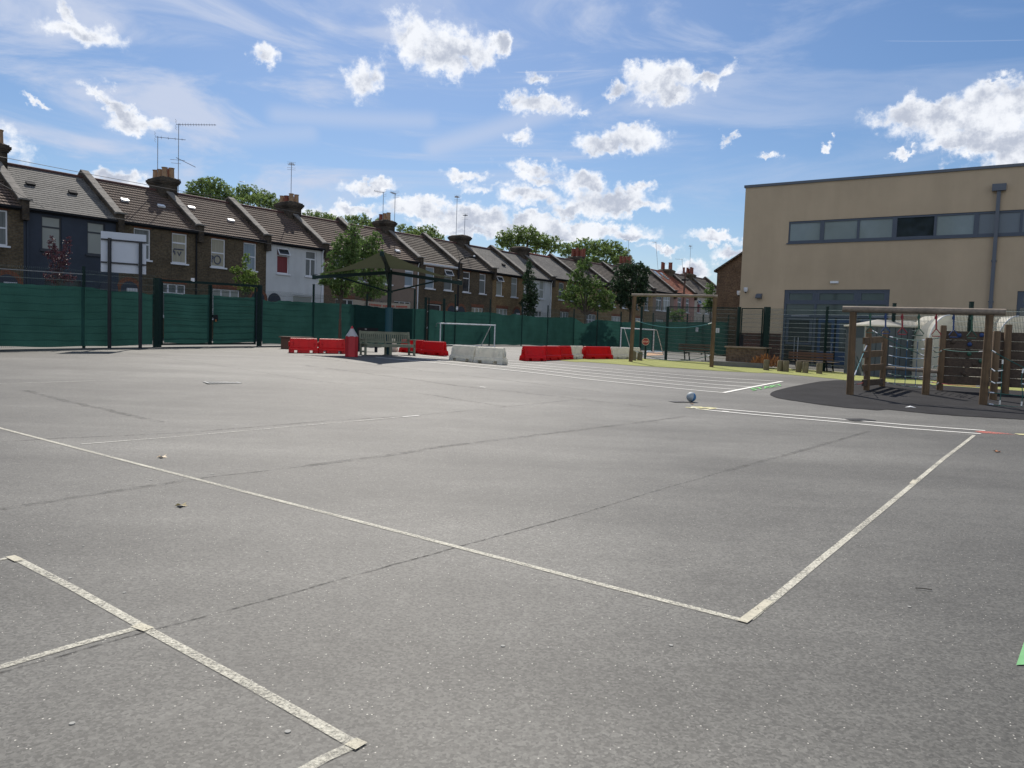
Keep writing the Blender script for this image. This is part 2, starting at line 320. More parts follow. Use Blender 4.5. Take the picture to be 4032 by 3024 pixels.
M['pane_dark'] = glass('dark_glass', (.035, .04, .045), noise=[(2, .6, 1.5)])
M['pane_cream'] = mat('cream_curtain', (.33, .31, .24), .5, spec=.5, grain=(14, 14, .6, .8, 1.1))
M['pane_grey'] = mat('grey_blind', (.27, .29, .27), .5, spec=.5, noise=[(1, .92, 1.04)])
M['pane_blue'] = mat('blue_net', (.22, .28, .33), .5, spec=.5, grain=(18, 18, .6, .75, 1.15))
M['pane_red'] = mat('red_curtain', (.17, .025, .03), .6, grain=(12, 12, .6, .7, 1.2))
M['pane_net'] = mat('net_curtain', (.13, .145, .145), .5, spec=.5, grain=(16, 16, .6, .55, 1.35))
M['door_dark'] = mat('dark_door', (.025, .03, .05), .5)
M['door_white'] = mat('white_door', (.5, .52, .55), .5)
M['tan'] = mat('tan_render', (.47, .37, .255), .9, noise=[(.35, .90, 1.06), (60, .9, 1.1)], grain=(.9, .9, .13, .93, 1.05), bump=(90, .25, .006))
M['bframe'] = mat('slate_blue_frame', (.055, .073, .105), .45)
M['bpane'] = glass('office_glass', (.055, .075, .075), .04, noise=[(1.2, .85, 1.15)])
M['bpane_dark'] = glass('office_glass_dark', (.018, .023, .026), .04, noise=[(1, .7, 1.4)])
M['bblind'] = glass('office_blind', (.22, .26, .26), .06, noise=[(1.2, .92, 1.06)])
M['bgrey'] = mat('office_grey_glass', (.12, .15, .18), .3, noise=[(1, .95, 1.05)])
M['bdoor'] = mat('blue_door', (.012, .045, .12), .4, noise=[(1, .8, 1.2)])
M['zinc'] = mat('zinc', (.10, .115, .14), .5, metal=.2)
M['green_post'] = mat('green_steel', (.004, .020, .017), .6, spec=.25)
M['green_wire'] = mat('green_wire', (.02, .045, .037), .4, metal=.2)
M['wire'] = mat('sunlit_wire', (.30, .34, .32), .22, metal=.85)  # horizontal wires: sun glint put into a lighter, shinier colour
M['screen'] = mat('green_netting', (.028, .088, .074), .9, spec=.15, trans=.34, noise=[(1.0, .82, 1.18), (60, .9, 1.1)], grain=(.4, .4, 6, .93, 1.06))
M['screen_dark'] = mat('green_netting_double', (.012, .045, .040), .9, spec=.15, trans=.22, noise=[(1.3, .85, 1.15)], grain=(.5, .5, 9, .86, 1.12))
M['hoop_black'] = mat('black_steel', (.014, .014, .017), .5)
M['board'] = mat('backboard', (.52, .56, .63), .5, noise=[(.9, .95, 1.03)])
M['tan_log'] = mat('pressure_treated_log', (.135, .083, .040), .75, noise=[(3, .75, 1.2)], grain=(26, 26, 1.0, .6, 1.25), bump=(40, .2, .004))
M['grey_log'] = mat('weathered_log', (.23, .185, .14), .7, noise=[(3, .75, 1.2)], grain=(1.2, 26, 26, .65, 1.25))
M['dark_plank'] = mat('dark_plank', (.075, .052, .036), .8, noise=[(2.5, .7, 1.3)], grain=(1.5, 26, 22, .6, 1.3))
M['bench_sage'] = mat('sage_timber', (.18, .195, .14), .75, noise=[(4, .8, 1.15)], grain=(3, 18, 18, .8, 1.15))
M['bench_brown'] = mat('brown_timber', (.11, .055, .035), .7, noise=[(4, .8, 1.15)])
M['bench_pale'] = mat('pale_timber', (.26, .20, .15), .7, noise=[(4, .8, 1.15)])
M['red_plastic'] = mat('red_plastic', (.72, .014, .018), .4, noise=[(1.5, .9, 1.08)], trans=.5)
M['white_plastic'] = mat('grimy_white_plastic', (.84, .82, .74), .5, noise=[(5, .82, 1.05)], trans=.5)
M['pencil_red'] = mat('pencil_red', (.42, .012, .02), .45, noise=[(2, .9, 1.1)])
M['pencil_wood'] = mat('pencil_white', (.42, .40, .40), .6, noise=[(4, .85, 1.1)])
M['teal'] = mat('teal_padding', (.0, .055, .075), .5)
M['sail'] = mat('green_sail', (.062, .07, .042), .85, trans=.30, noise=[(1, .93, 1.06)])
M['dgreen'] = mat('dark_green_steel', (.003, .020, .017), .55, spec=.3)
M['goal'] = mat('goal_white', (.70, .72, .74), .35, noise=[(6, .7, 1.08)])
M['rope_green'] = mat('green_rope', (.02, .10, .085), .8)
M['rope_blue'] = mat('blue_rope', (.03, .12, .24), .8)
M['rope_teal'] = mat('teal_rope', (.12, .30, .33), .8)
M['rope_red'] = mat('red_rope', (.30, .03, .03), .7)
M['ferrule'] = mat('ferrule', (.75, .75, .74), .25, metal=.7)
M['ring_red'] = mat('ring_red', (.25, .012, .02), .5)
M['ring_green'] = mat('ring_green', (.02, .09, .055), .5)
M['ring_blue'] = mat('ring_blue', (.012, .045, .16), .5)
M['sign_red'] = mat('sign_red', (.30, .03, .02), .5)
M['sign_white'] = mat('sign_white', (.7, .72, .74), .5)
M['sign_ink'] = mat('sign_ink', (.07, .08, .12), .7)
M['ink_red'] = mat('ink_red', (.5, .12, .08), .6)
M['text_cream'] = mat('text_cream', (.75, .6, .4), .5)
M['ball_pale'] = mat('ball_pale', (.34, .38, .40), .6, noise=[(14, .85, 1.1)])
M['ball_blue'] = mat('ball_blue', (.05, .17, .36), .6, noise=[(14, .85, 1.1)])
M['marquee'] = mat('white_canvas', (.78, .76, .68), .6, trans=.55, noise=[(1, .95, 1.04)])
M['shed'] = mat('grey_shed', (.075, .09, .10), .6)
M['bark'] = mat('bark', (.085, .07, .055), .9, noise=[(6, .6, 1.3)])
M['leaf'] = mat('leaf_green', (.10, .165, .045), .55, spec=.5, island=.5, trans=.48)
M['leaf_dark'] = mat('leaf_dark', (.034, .066, .028), .5, spec=.45, island=.5, trans=.35)
M['leaf_bright'] = mat('leaf_bright', (.13, .20, .04), .55, spec=.45, island=.45, trans=.42)
M['leaf_plum'] = mat('leaf_plum', (.085, .030, .040), .45, spec=.6, island=.5, trans=.25)
M['leaf_far'] = mat('leaf_far', (.17, .24, .075), .6, spec=.4, island=.5, trans=.48)
M['dry'] = mat('dry_plant', (.30, .12, .04), .8, island=.4)
M['banner'] = mat('cream_banner', (.52, .46, .38), .7)
M['dead_leaf'] = mat('dead_leaf', (.22, .17, .05), .6)
M['gum'] = mat('gum', (.30, .30, .28), .8)
M['stump'] = mat('stump_wood', (.165, .135, .078), .8, noise=[(4, .75, 1.2)], grain=(26, 26, 1.0, .65, 1.25))
M['lamp_glass'] = mat('lamp_cover', (.7, .72, .74), .3)
M['steel'] = mat('steel', (.30, .32, .36), .4, metal=.6)
M['concrete'] = mat('concrete', (.16, .155, .15), .9, noise=[(3, .8, 1.15)])
M['plane_white'] = mat('plane_white', (.7, .72, .75), .4)
M['cable'] = mat('cable', (.05, .05, .055), .6)

# ------------------------------------------------------------------ mesh builder
class MB:
    def __init__(s): s.v = []; s.f = []; s.m = []
    def add(s, vs, fs, mi=0):
        o = len(s.v); s.v += [tuple(v) for v in vs]; s.f += [tuple(i + o for i in f) for f in fs]; s.m += [mi] * len(fs); return s
    def box(s, x0, x1, y0, y1, z0, z1, mi=0, top=None):
        t = top or (0, 0)
        vs = [(x0,y0,z0),(x1,y0,z0),(x1,y1,z0),(x0,y1,z0),(x0+t[0],y0+t[1],z1),(x1-t[0],y0+t[1],z1),(x1-t[0],y1-t[1],z1),(x0+t[0],y1-t[1],z1)]
        return s.add(vs, [(0,3,2,1),(4,5,6,7),(0,1,5,4),(1,2,6,5),(2,3,7,6),(3,0,4,7)], mi)
    def bar(s, a, b, w, h, up=(0, 0, 1), mi=0):        # box from a to b; w across, h along up
        a = Vector(a); b = Vector(b); d = (b - a).normalized(); u = Vector(up); x = d.cross(u)
        if x.length < 1e-4: x = d.cross(Vector((0, 1, 0)))
        x.normalize(); u = x.cross(d).normalized(); x *= w / 2; u *= h / 2
        vs = [a-x-u, a+x-u, a+x+u, a-x+u, b-x-u, b+x-u, b+x+u, b-x+u]
        return s.add(vs, [(0,1,2,3),(7,6,5,4),(4,5,1,0),(5,6,2,1),(6,7,3,2),(7,4,0,3)], mi)
    def tube(s, pts, r, n=8, caps=True, mi=0):
        pts = [Vector(p) for p in pts]; k = len(pts); rs = r if isinstance(r, (list, tuple)) else [r] * k
        vs = []; pu = None
        for i, p in enumerate(pts):
            d = (pts[min(i+1, k-1)] - pts[max(i-1, 0)]).normalized()
            u = Vector((0, 0, 1)) if abs(d.z) < .9 else Vector((0, 1, 0))
            if pu is not None: u = pu
            x = d.cross(u); x = x.normalized() if x.length > 1e-5 else d.orthogonal().normalized(); u = x.cross(d).normalized(); pu = u
            for j in range(n):
                t = 2 * math.pi * j / n; vs.append(p + (x * math.cos(t) + u * math.sin(t)) * rs[i])
        fs = [(i*n+j, i*n+(j+1)%n, (i+1)*n+(j+1)%n, (i+1)*n+j) for i in range(k-1) for j in range(n)]
        if caps: fs += [tuple(range(n-1, -1, -1)), tuple(range((k-1)*n, k*n))]
        return s.add(vs, fs, mi)
    def prism(s, poly, z0, z1, mi=0, scale=1):          # poly: list of (x,y)
        n = len(poly); cx = sum(p[0] for p in poly)/n; cy = sum(p[1] for p in poly)/n
        vs = [(x,y,z0) for x,y in poly] + [(cx+(x-cx)*scale, cy+(y-cy)*scale, z1) for x,y in poly]
        return s.add(vs, [(i,(i+1)%n,n+(i+1)%n,n+i) for i in range(n)] + [tuple(range(n-1,-1,-1)), tuple(range(n,2*n))], mi)
    def extx(s, poly, x0, x1, mi=0):                    # poly (y,z) pushed along x
        n = len(poly); vs = [(x0,y,z) for y,z in poly] + [(x1,y,z) for y,z in poly]
        return s.add(vs, [(i,(i+1)%n,n+(i+1)%n,n+i) for i in range(n)] + [tuple(range(n-1,-1,-1)), tuple(range(n,2*n))], mi)
    def build(s, name, mats, parent=None, smooth=False, world=True, fix=True):
        if not isinstance(mats, (list, tuple)): mats = [mats]
        me = bpy.data.meshes.new(name); vs = s.v
        if parent is not None and world:
            im = WM[parent.name].inverted(); vs = [tuple(im @ Vector(v)) for v in s.v]
        me.from_pydata(vs, [], s.f)
        for m_ in mats: me.materials.append(M[m_] if isinstance(m_, str) else m_)
        if len(mats) > 1: me.polygons.foreach_set('material_index', s.m)
        me.polygons.foreach_set('use_smooth', [smooth] * len(me.polygons))
        if fix:
            import bmesh
            bm = bmesh.new(); bm.from_mesh(me); bmesh.ops.recalc_face_normals(bm, faces=bm.faces); bm.to_mesh(me); bm.free()
        me.update()
        o = bpy.data.objects.new(name, me); C.objects.link(o)
        if smooth:
            me.set_sharp_from_angle(angle=R(40))
        if parent is not None: o.parent = parent; WM[o.name] = WM[parent.name]
        else: WM[o.name] = Matrix.Identity(4)
        return o
WM = {}
def tag(o, label=None, cat=None, group=None, kind=None):
    if label: o['label'] = label
    if cat: o['category'] = cat
    if group: o['group'] = group
    if kind: o['kind'] = kind
    return o
def thing(name, label, cat, loc, group=None, ex=None, ey=None):
    o = bpy.data.objects.new(name, None); C.objects.link(o); o.empty_display_size = .2
    ex = Vector(ex) if ex else Vector((1,0,0)); ey = Vector(ey) if ey else Vector((0,1,0))
    mtx = Matrix(((ex.x, ey.x, 0, loc[0]), (ex.y, ey.y, 0, loc[1]), (0, 0, 1, loc[2]), (0, 0, 0, 1)))
    o.matrix_world = mtx; WM[o.name] = mtx
    return tag(o, label, cat, group)
def solo(o, label, cat, group=None):        # a thing that is one mesh
    return tag(o, label, cat, group)
def copy_thing(o, loc, rz, label):
    c = o.copy(); C.objects.link(c); c.location = loc; c.rotation_euler = (0, 0, rz); c['label'] = label
    for ch in list(o.children):
        k = ch.copy(); C.objects.link(k); k.parent = c
        for g in list(ch.children):
            kk = g.copy(); C.objects.link(kk); kk.parent = k
    return c
def L3(a, b, t): return a + (b - a) * t

# ------------------------------------------------------------------ ground
def axis(fine0, fine1, h, far0, far1):
    a = []; x = fine0; 
    while x <= fine1 + 1e-6: a.append(x); x += h
    st_ = h; x = fine1
    while x < far1: st_ *= 1.35; x += st_; a.append(min(x, far1))
    st_ = h; x = fine0; b = []
    while x > far0: st_ *= 1.35; x -= st_; b.append(max(x, far0))
    return b[::-1] + a
xs = axis(-34, 34, .5, -2500, 2500); ys = axis(-3, 66, .5, -400, 5000)
mb = MB(); nx_ = len(xs)
mb.v = [(x, y, gz(x, y)) for y in ys for x in xs]
mb.f = [(j*nx_+i, j*nx_+i+1, (j+1)*nx_+i+1, (j+1)*nx_+i) for j in range(len(ys)-1) for i in range(nx_-1)]; mb.m = [0]*len(mb.f)
tag(mb.build('playground_ground', 'asphalt', smooth=True, fix=False), kind='structure')

def ribbon(name, pts, w, m_, lift=.004, step=.4, kind='structure', jitter=0):
    mb = MB(); add_ribbon(mb, pts, w, lift, step, jitter); return tag(mb.build(name, m_, fix=False), kind=kind)
def add_ribbon(mb, pts, w, lift=.004, step=.4, jitter=0):
    pts = [gp(*p) if len(p) == 2 else Vector(p) for p in pts]
    pl = []
    for a, b in zip(pts[:-1], pts[1:]):
        n = max(1, int((b - a).length / step)); pl += [L3(a, b, i / n) for i in range(n)]
    pl.append(pts[-1])
    vs = []
    for i, p in enumerate(pl):
        d = (pl[min(i+1, len(pl)-1)] - pl[max(i-1, 0)]); d.z = 0; d.normalize(); q_ = Vector((-d.y, d.x, 0)) * w / 2
        j = Vector((-d.y, d.x, 0)) * random.uniform(-jitter, jitter)
        for s_ in (1, -1):
            c = p + q_ * s_ + j; vs.append((c.x, c.y, gz(c.x, c.y) + lift + .0004*max(0, c.y-6)))
    mb.add(vs, [(2*i, 2*i+1, 2*i+3, 2*i+2) for i in range(len(pl)-1)])
def resample(pts, n):
    ln = [0]
    for a, b in zip(pts[:-1], pts[1:]): ln.append(ln[-1] + math.dist(a, b))
    o = []
    for i in range(n + 1):
        t = ln[-1] * i / n; k = 0
        while k < len(ln) - 2 and ln[k+1] < t: k += 1
        q_ = (t - ln[k]) / max(1e-9, ln[k+1] - ln[k]); o.append(tuple(a + (b - a) * q_ for a, b in zip(pts[k], pts[k+1])))
    return o
def sheet(name, up, lo, m_, n=80, rows=8, lift=.004, smooth=0):
    up = [tuple(gp(*p))[:2] for p in up]; lo = [tuple(gp(*p))[:2] for p in lo]; rnd = random.Random(5)
    a = resample(up, n); b = [(x + rnd.uniform(-.02, .02), y + rnd.uniform(-.03, .03)) for x, y in resample(lo, n)]; mb = MB(); vs = []
    for j in range(rows + 1):
        for i in range(n + 1):
            t = j / rows; x = a[i][0] + (b[i][0]-a[i][0])*t; y = a[i][1] + (b[i][1]-a[i][1])*t; vs.append((x, y, gz(x, y) + lift + .0002*max(0, y-6)))
    mb.add(vs, [(j*(n+1)+i, (j+1)*(n+1)+i, (j+1)*(n+1)+i+1, j*(n+1)+i+1) for j in range(rows) for i in range(n)])
    return tag(mb.build(name, m_, fix=False), kind='structure')

# artificial turf strip and rubber safety surface
turf_up = [S(8,1900,1004), S(8,2212,990), S(10,300,1150), S(10,740,1145), S(10,1000,1165), S(10,1560,1190), S(10,2212,1245), S(12,500,940), S(12,760,950), S(12,1500,1000), S(13,30,1035), S(13,800,1085), S(13,1130,1105), S(13,1700,1150), S(13,2212,1190), S(13,2700,1225), S(13,3900,1310)]
turf_lo = [S(8,1900,1010), S(8,2100,1030), S(10,0,1186), S(10,280,1205), S(10,560,1228), S(10,1200,1265), S(10,1700,1300), S(10,2212,1325), S(12,500,1003), S(12,1000,1045), S(12,1400,1083), S(13,30,1105), S(13,500,1130), S(13,1100,1160), S(13,1700,1205), S(13,2212,1240), S(13,2700,1270), S(13,3900,1365)]
sheet('artificial_turf', turf_up, turf_lo, 'turf', n=120, rows=6)
rub_up = [S(12,572,1275), S(12,600,1248), S(12,650,1228), S(12,800,1190), S(12,1000,1150), S(12,1200,1115), S(12,1400,1100), S(12,1560,1100), S(13,300,1110), S(13,900,1150), S(13,1200,1165), S(13,1700,1200), S(13,2212,1235), S(13,2800,1290), S(13,3500,1385), S(13,3700,1500)]
rub_lo = [S(12,572,1275), S(12,600,1300), S(12,700,1328), S(12,850,1352), S(12,1100,1390), S(12,1500,1440), S(12,1950,1475), S(13,500,1462), S(13,1000,1513), S(13,1500,1550), S(13,2212,1590), S(13,2800,1625), S(13,3500,1620), S(13,3700,1510)]
sheet('rubber_safety_surface', rub_up, rub_lo, 'rubber', n=110, rows=14, lift=.008)
# coloured games pitch beyond the mesh fence
sheet('blue_pitch_paint', [S(10,790,1020), S(10,980,1020)], [S(10,780,1060), S(10,985,1065)], 'paint_blue', n=8, rows=3)
sheet('orange_pitch_paint', [S(10,790,1062), S(10,985,1067)], [S(10,775,1110), S(10,985,1100)], 'paint_orange', n=8, rows=3)
sheet('blue_pitch_strip', [S(10,1020,1025), S(10,1250,1035)], [S(10,1015,1040), S(10,1240,1052)], 'paint_blue', n=8, rows=3)

# painted court and lane lines
cm = MB()
add_ribbon(cm, [D(-60, 909.5), D(470, 1047.5), D(993, 1183.5), D(1300, 1264), D(1612, 1343)], .052)
add_ribbon(cm, [D(30, 1205), D(160, 1272), D(310, 1356), D(540, 1481), D(770, 1612)], .052)
add_ribbon(cm, [D(298, 1357), D(150, 1398), D(-60, 1460)], .048)
add_ribbon(cm, [D(14, 1207), D(-60, 1222)], .04)
add_ribbon(cm, [D(762, 1612), D(700, 1640), D(630, 1680)], .05)
add_ribbon(cm, [D(1618, 1338), D(1770, 1212), D(1917, 1092), D(2040, 990), D(2104, 941)], .055)
tag(cm.build('court_line', 'paint', fix=False), kind='structure')
cf = MB()
add_ribbon(cf, [D(1603, 1345), D(1636, 1320)], .058, .007)
add_ribbon(cf, [D(1636, 1320), D(1662, 1299)], .055, .007)
add_ribbon(cf, [D(757, 1604), D(781, 1615)], .062, .007); add_ribbon(cf, [D(22, 1203), D(42, 1213)], .055, .007)
add_ribbon(cf, [D(293, 1352), D(322, 1362)], .06, .007)
add_ribbon(cf, [D(1970, 1046), D(1978, 1038)], .06, .007)
tag(cf.build('court_line_patch', 'paint_solid', fix=False), kind='structure')
c2_ = MB()
add_ribbon(c2_, [D(175, 960), D(382, 944), D(640, 921), D(870, 901)], .045)
add_ribbon(c2_, [D(41, 761.6), D(94, 761.6)], .05); add_ribbon(c2_, [D(-40, 831), D(274, 820.5)], .045)
tag(c2_.build('thin_court_line', 'paint_thin', fix=False), kind='structure')
c3_ = MB()
add_ribbon(c3_, [D(870, 901), D(905, 898)], .05); add_ribbon(c3_, [S(8,915,1340), S(8,985,1347)], .06)
add_ribbon(c3_, [D(1560, 888.5), D(1575, 890)], .05)
tag(c3_.build('court_line_dash', 'paint_lane', fix=False), kind='structure')
c4_ = MB(); add_ribbon(c4_, [D(905, 898), D(1120, 879), D(1280, 861)], .04); add_ribbon(c4_, [D(274, 820.5), D(560, 815.5)], .04)
add_ribbon(c4_, [D(1440, 871), D(1500, 878)], .04)
tag(c4_.build('worn_court_line', 'paint_faint', fix=False), kind='structure')
ln = MB()
add_ribbon(ln, [D(811.8,772.2), D(1259.8,818.8), D(1563.6,848.8)], .085)
add_ribbon(ln, [D(860.4,768.8), D(936.8,778.8), D(1259.8,811.5), D(1596.5,842.4)], .085)
add_ribbon(ln, [D(905,768), D(1084.4,788.4), D(1259.8,804.9), D(1628,836.7)], .085)
add_ribbon(ln, [D(950,768), D(1084.4,784), D(1259.8,798.8), D(1658,830.2)], .085)
add_ribbon(ln, [D(990,768.5), D(1084,778.8), D(1259.8,792.4), D(1688.6,824.6)], .085)
add_ribbon(ln, [D(1562.5,849), D(1689.5,824.4)], .11, .005)
add_ribbon(ln, [D(1492,880.5), D(1543.6,882.8), D(1781.6,903), D(1960,918.5), D(2128,930.8)], .085)
add_ribbon(ln, [D(1503,883.6), D(1640,897), D(1781.6,909.5), D(1960,926), D(2119,937.6)], .085)
tag(ln.build('running_lane_line', 'paint_lane', fix=False), kind='structure')
l5 = MB(); add_ribbon(l5, [D(1902,922), D(2106,940.5)], .03); tag(l5.build('thin_lane_line', 'paint_thin', fix=False), kind='structure')
# yellow lettering at the lane ends, worn past reading: short strokes only
yl = MB()
for a, b in ((S_[0], S_[1]) for S_ in [((2700,1605),(2728,1608)), ((2722,1603),(2765,1604)), ((2735,1608),(2790,1606)), ((2755,1604),(2790,1609)), ((2785,1605),(2815,1609)), ((2790,1612),(2820,1608)), ((2755,1612),(2790,1614))]):
    add_ribbon(yl, [a, b], .09, .007)
add_ribbon(yl, [S(13,2010+120,1780), (4032+60, 1716)], .0001)
tag(yl.build('yellow_lane_lettering', 'paint_yellow', fix=False), kind='structure')
wb = MB(); add_ribbon(wb, [(4003, 1711), (4100, 1715)], .16, .006); tag(wb.build('cream_ground_mark', 'paint_yellow', fix=False), kind='structure')
sheet('red_ground_arrow', [(3838,1699), (3860,1698), (3900,1701), (3955,1706), (3995,1713)], [(3838,1700), (3862,1706), (3900,1708), (3955,1710), (3995,1714)], 'paint_red', n=20, rows=3, lift=.006)
sheet('green_ground_mark', [D(2212,1388), D(2290,1388)], [D(2197,1441), D(2290,1446)], 'paint_mint', n=4, rows=3, lift=.005)

# seams between the asphalt lanes
sm = MB(); J = .012
add_ribbon(sm, [D(-40,957), D(0,955.3), D(121.5,947), D(382,936), D(713,909), D(905,897)], .028, .0025, .25, J)
add_ribbon(sm, [D(434,1033), D(660,1007)], .022, .0025, .25, J)
add_ribbon(sm, [D(-60,1470), D(0,1453), D(335,1360.5), D(654.5,1275), D(817,1229.5), D(991,1181), D(1268.8,1106), D(1426,1058), D(1564.8,1019)], .016, .0025, .12, .006)
add_ribbon(sm, [D(935,854.5), D(1095,879)], .03, .0025, .25, J)
tag(sm.build('asphalt_seam', 'seam', fix=False), kind='structure')
s2 = MB()
add_ribbon(s2, [D(905,897), D(1095,879), D(1269,861.5)], .05, .0025, .25, J)
add_ribbon(s2, [D(0,1100.7), D(208,1067.7), D(434,1033)], .10, .0025, .25, J)
add_ribbon(s2, [D(660,1007), D(831,984.8), D(963,964), D(1164.6,939.6), D(1481,899.7)], .12, .0025, .25, J)
add_ribbon(s2, [D(1564.8,1019), D(1746,969.5), D(1877.5,932)], .08, .0025, .25, J)
add_ribbon(s2, [D(274,762), D(482.7,791.7), D(656,819.5), D(950,856)], .06, .0025, .25, J)
add_ribbon(s2, [D(52,843.8), D(277.6,896), D(347,913)], .13, .0025, .25, J*3)
add_ribbon(s2, [D(660,790), D(1000,835), D(1400,880)], .12, .0025, .25, J*2)
add_ribbon(s2, [D(560,760), D(900,800), D(1300,848)], .10, .0025, .25, J*2)
tag(s2.build('soft_asphalt_seam', 'seam_soft', fix=False), kind='structure')
# street between the fence and the houses
DS = Vector(ray(2352*1.8228, 766*1.8228)); DS.z = 0; DS.normalize(); DN = Vector((-DS.y, DS.x, 0)); HP = Vector((-23.216, 36.5, 0))
sr_ = MB(); vs = []
for i in range(141):
    for j in range(5):
        p = HP + DS * (-24 + i) - DN * (3.2 + j * 1.5); vs.append((p.x, p.y, gz(p.x, p.y) + .004))
sr_.add(vs, [(i*5+j, (i+1)*5+j, (i+1)*5+j+1, i*5+j+1) for i in range(140) for j in range(4)]); tag(sr_.build('road', 'road', fix=False), kind='structure')

# START painted in green beyond the lane line
def text_mesh(txt, size=1.0):
    cu = bpy.data.curves.new('txt', 'FONT'); cu.body = txt; cu.size = size; cu.resolution_u = 2; cu.offset = .018
    o = bpy.data.objects.new('txt', cu); C.objects.link(o); dg = bpy.context.evaluated_depsgraph_get(); me = bpy.data.meshes.new_from_object(o.evaluated_get(dg))
    bpy.data.objects.remove(o); return [tuple(v.co) for v in me.vertices], [tuple(p.vertices) for p in me.polygons]
tv, tf = text_mesh('START'); w_ = max(v[0] for v in tv); h_ = max(v[1] for v in tv)
A0, A1 = gp(*S(12,300,1222)), gp(*S(12,655,1163)); B0 = gp(*S(12,395,1232)); B1 = gp(*S(12,755,1172)); TL = gp(*S(12,360,1190))
ax_ = (A1 - A0); up_ = gp(*S(12,320,1195)) - gp(*S(12,395,1232))
g0 = gp(*S(12,355,1232)); mbt = MB()
ax_ = gp(*S(12,745,1168)) - g0; up_ = gp(*S(12,322,1206)) - g0
mbt.add([(lambda p: (p.x, p.y, gz(p.x, p.y) + .016))(g0 + ax_ * (v[0] / w_) + up_ * (v[1] / h_)) for v in tv], tf)
tag(mbt.build('start_lettering', 'paint_green', fix=False), kind='structure')

# drain covers
def drain(c, ang, w, h, label, mname='iron'):
    t = thing('drain_cover', label, 'drain cover', c, 'drain covers in the playground', (math.cos(ang), math.sin(ang), 0), (-math.sin(ang), math.cos(ang), 0))
    f_ = MB()
    for a in ((-w/2,w/2,-h/2,-h/2+.03),(-w/2,w/2,h/2-.03,h/2),(-w/2,-w/2+.03,-h/2+.03,h/2-.03),(w/2-.03,w/2,-h/2+.03,h/2-.03)): f_.box(*a, .002, .012)
    f_.build('frame', mname, t, world=False)
    g = MB(); n = 9
    for i in range(n):
        x = -w/2 + .05 + (w - .1) * i / (n - 1); g.box(x-.014, x+.014, -h/2+.032, h/2-.032, .002, .010)
    g.build('grating', mname, t, world=False)
drain(gp(*S(12,1680,1592)), R(20), .55, .35, 'dark slotted drain cover beside the double white lines', 'iron')
drain(gp(2677, 1583), R(20), .45, .3, 'small drain grating just left of the blue ball', 'iron')
drain(gp(*S(7,1185,1602)), R(35), .75, .5, 'pale metal drain cover in front of the mesh gates', 'galv')

# ------------------------------------------------------------------ terrace of houses
EX = tuple(DS); EY = tuple(DN)
def wall_grid(mb, x0, x1, z0, z1, holes, y, depth, mi=0):
    xs_ = sorted({x0, x1} | {h[0] for h in holes} | {h[1] for h in holes}); zs_ = sorted({z0, z1} | {h[2] for h in holes} | {h[3] for h in holes})
    for a, b in zip(xs_[:-1], xs_[1:]):
        for c, d in zip(zs_[:-1], zs_[1:]):
            mx_, mz_ = (a+b)/2, (c+d)/2
            if any(h[0] < mx_ < h[1] and h[2] < mz_ < h[3] for h in holes): continue
            mb.add([(a,y,c),(b,y,c),(b,y,d),(a,y,d)], [(0,1,2,3)], mi)
    for h in holes:
        a, b, c, d = h[:4]
        mb.add([(a,y,c),(b,y,c),(b,y+depth,c),(a,y+depth,c)], [(0,1,2,3)], mi); mb.add([(a,y,d),(b,y,d),(b,y+depth,d),(a,y+depth,d)], [(3,2,1,0)], mi)
        mb.add([(a,y,c),(a,y,d),(a,y+depth,d),(a,y+depth,c)], [(3,2,1,0)], mi); mb.add([(b,y,c),(b,y,d),(b,y+depth,d),(b,y+depth,c)], [(0,1,2,3)], mi)
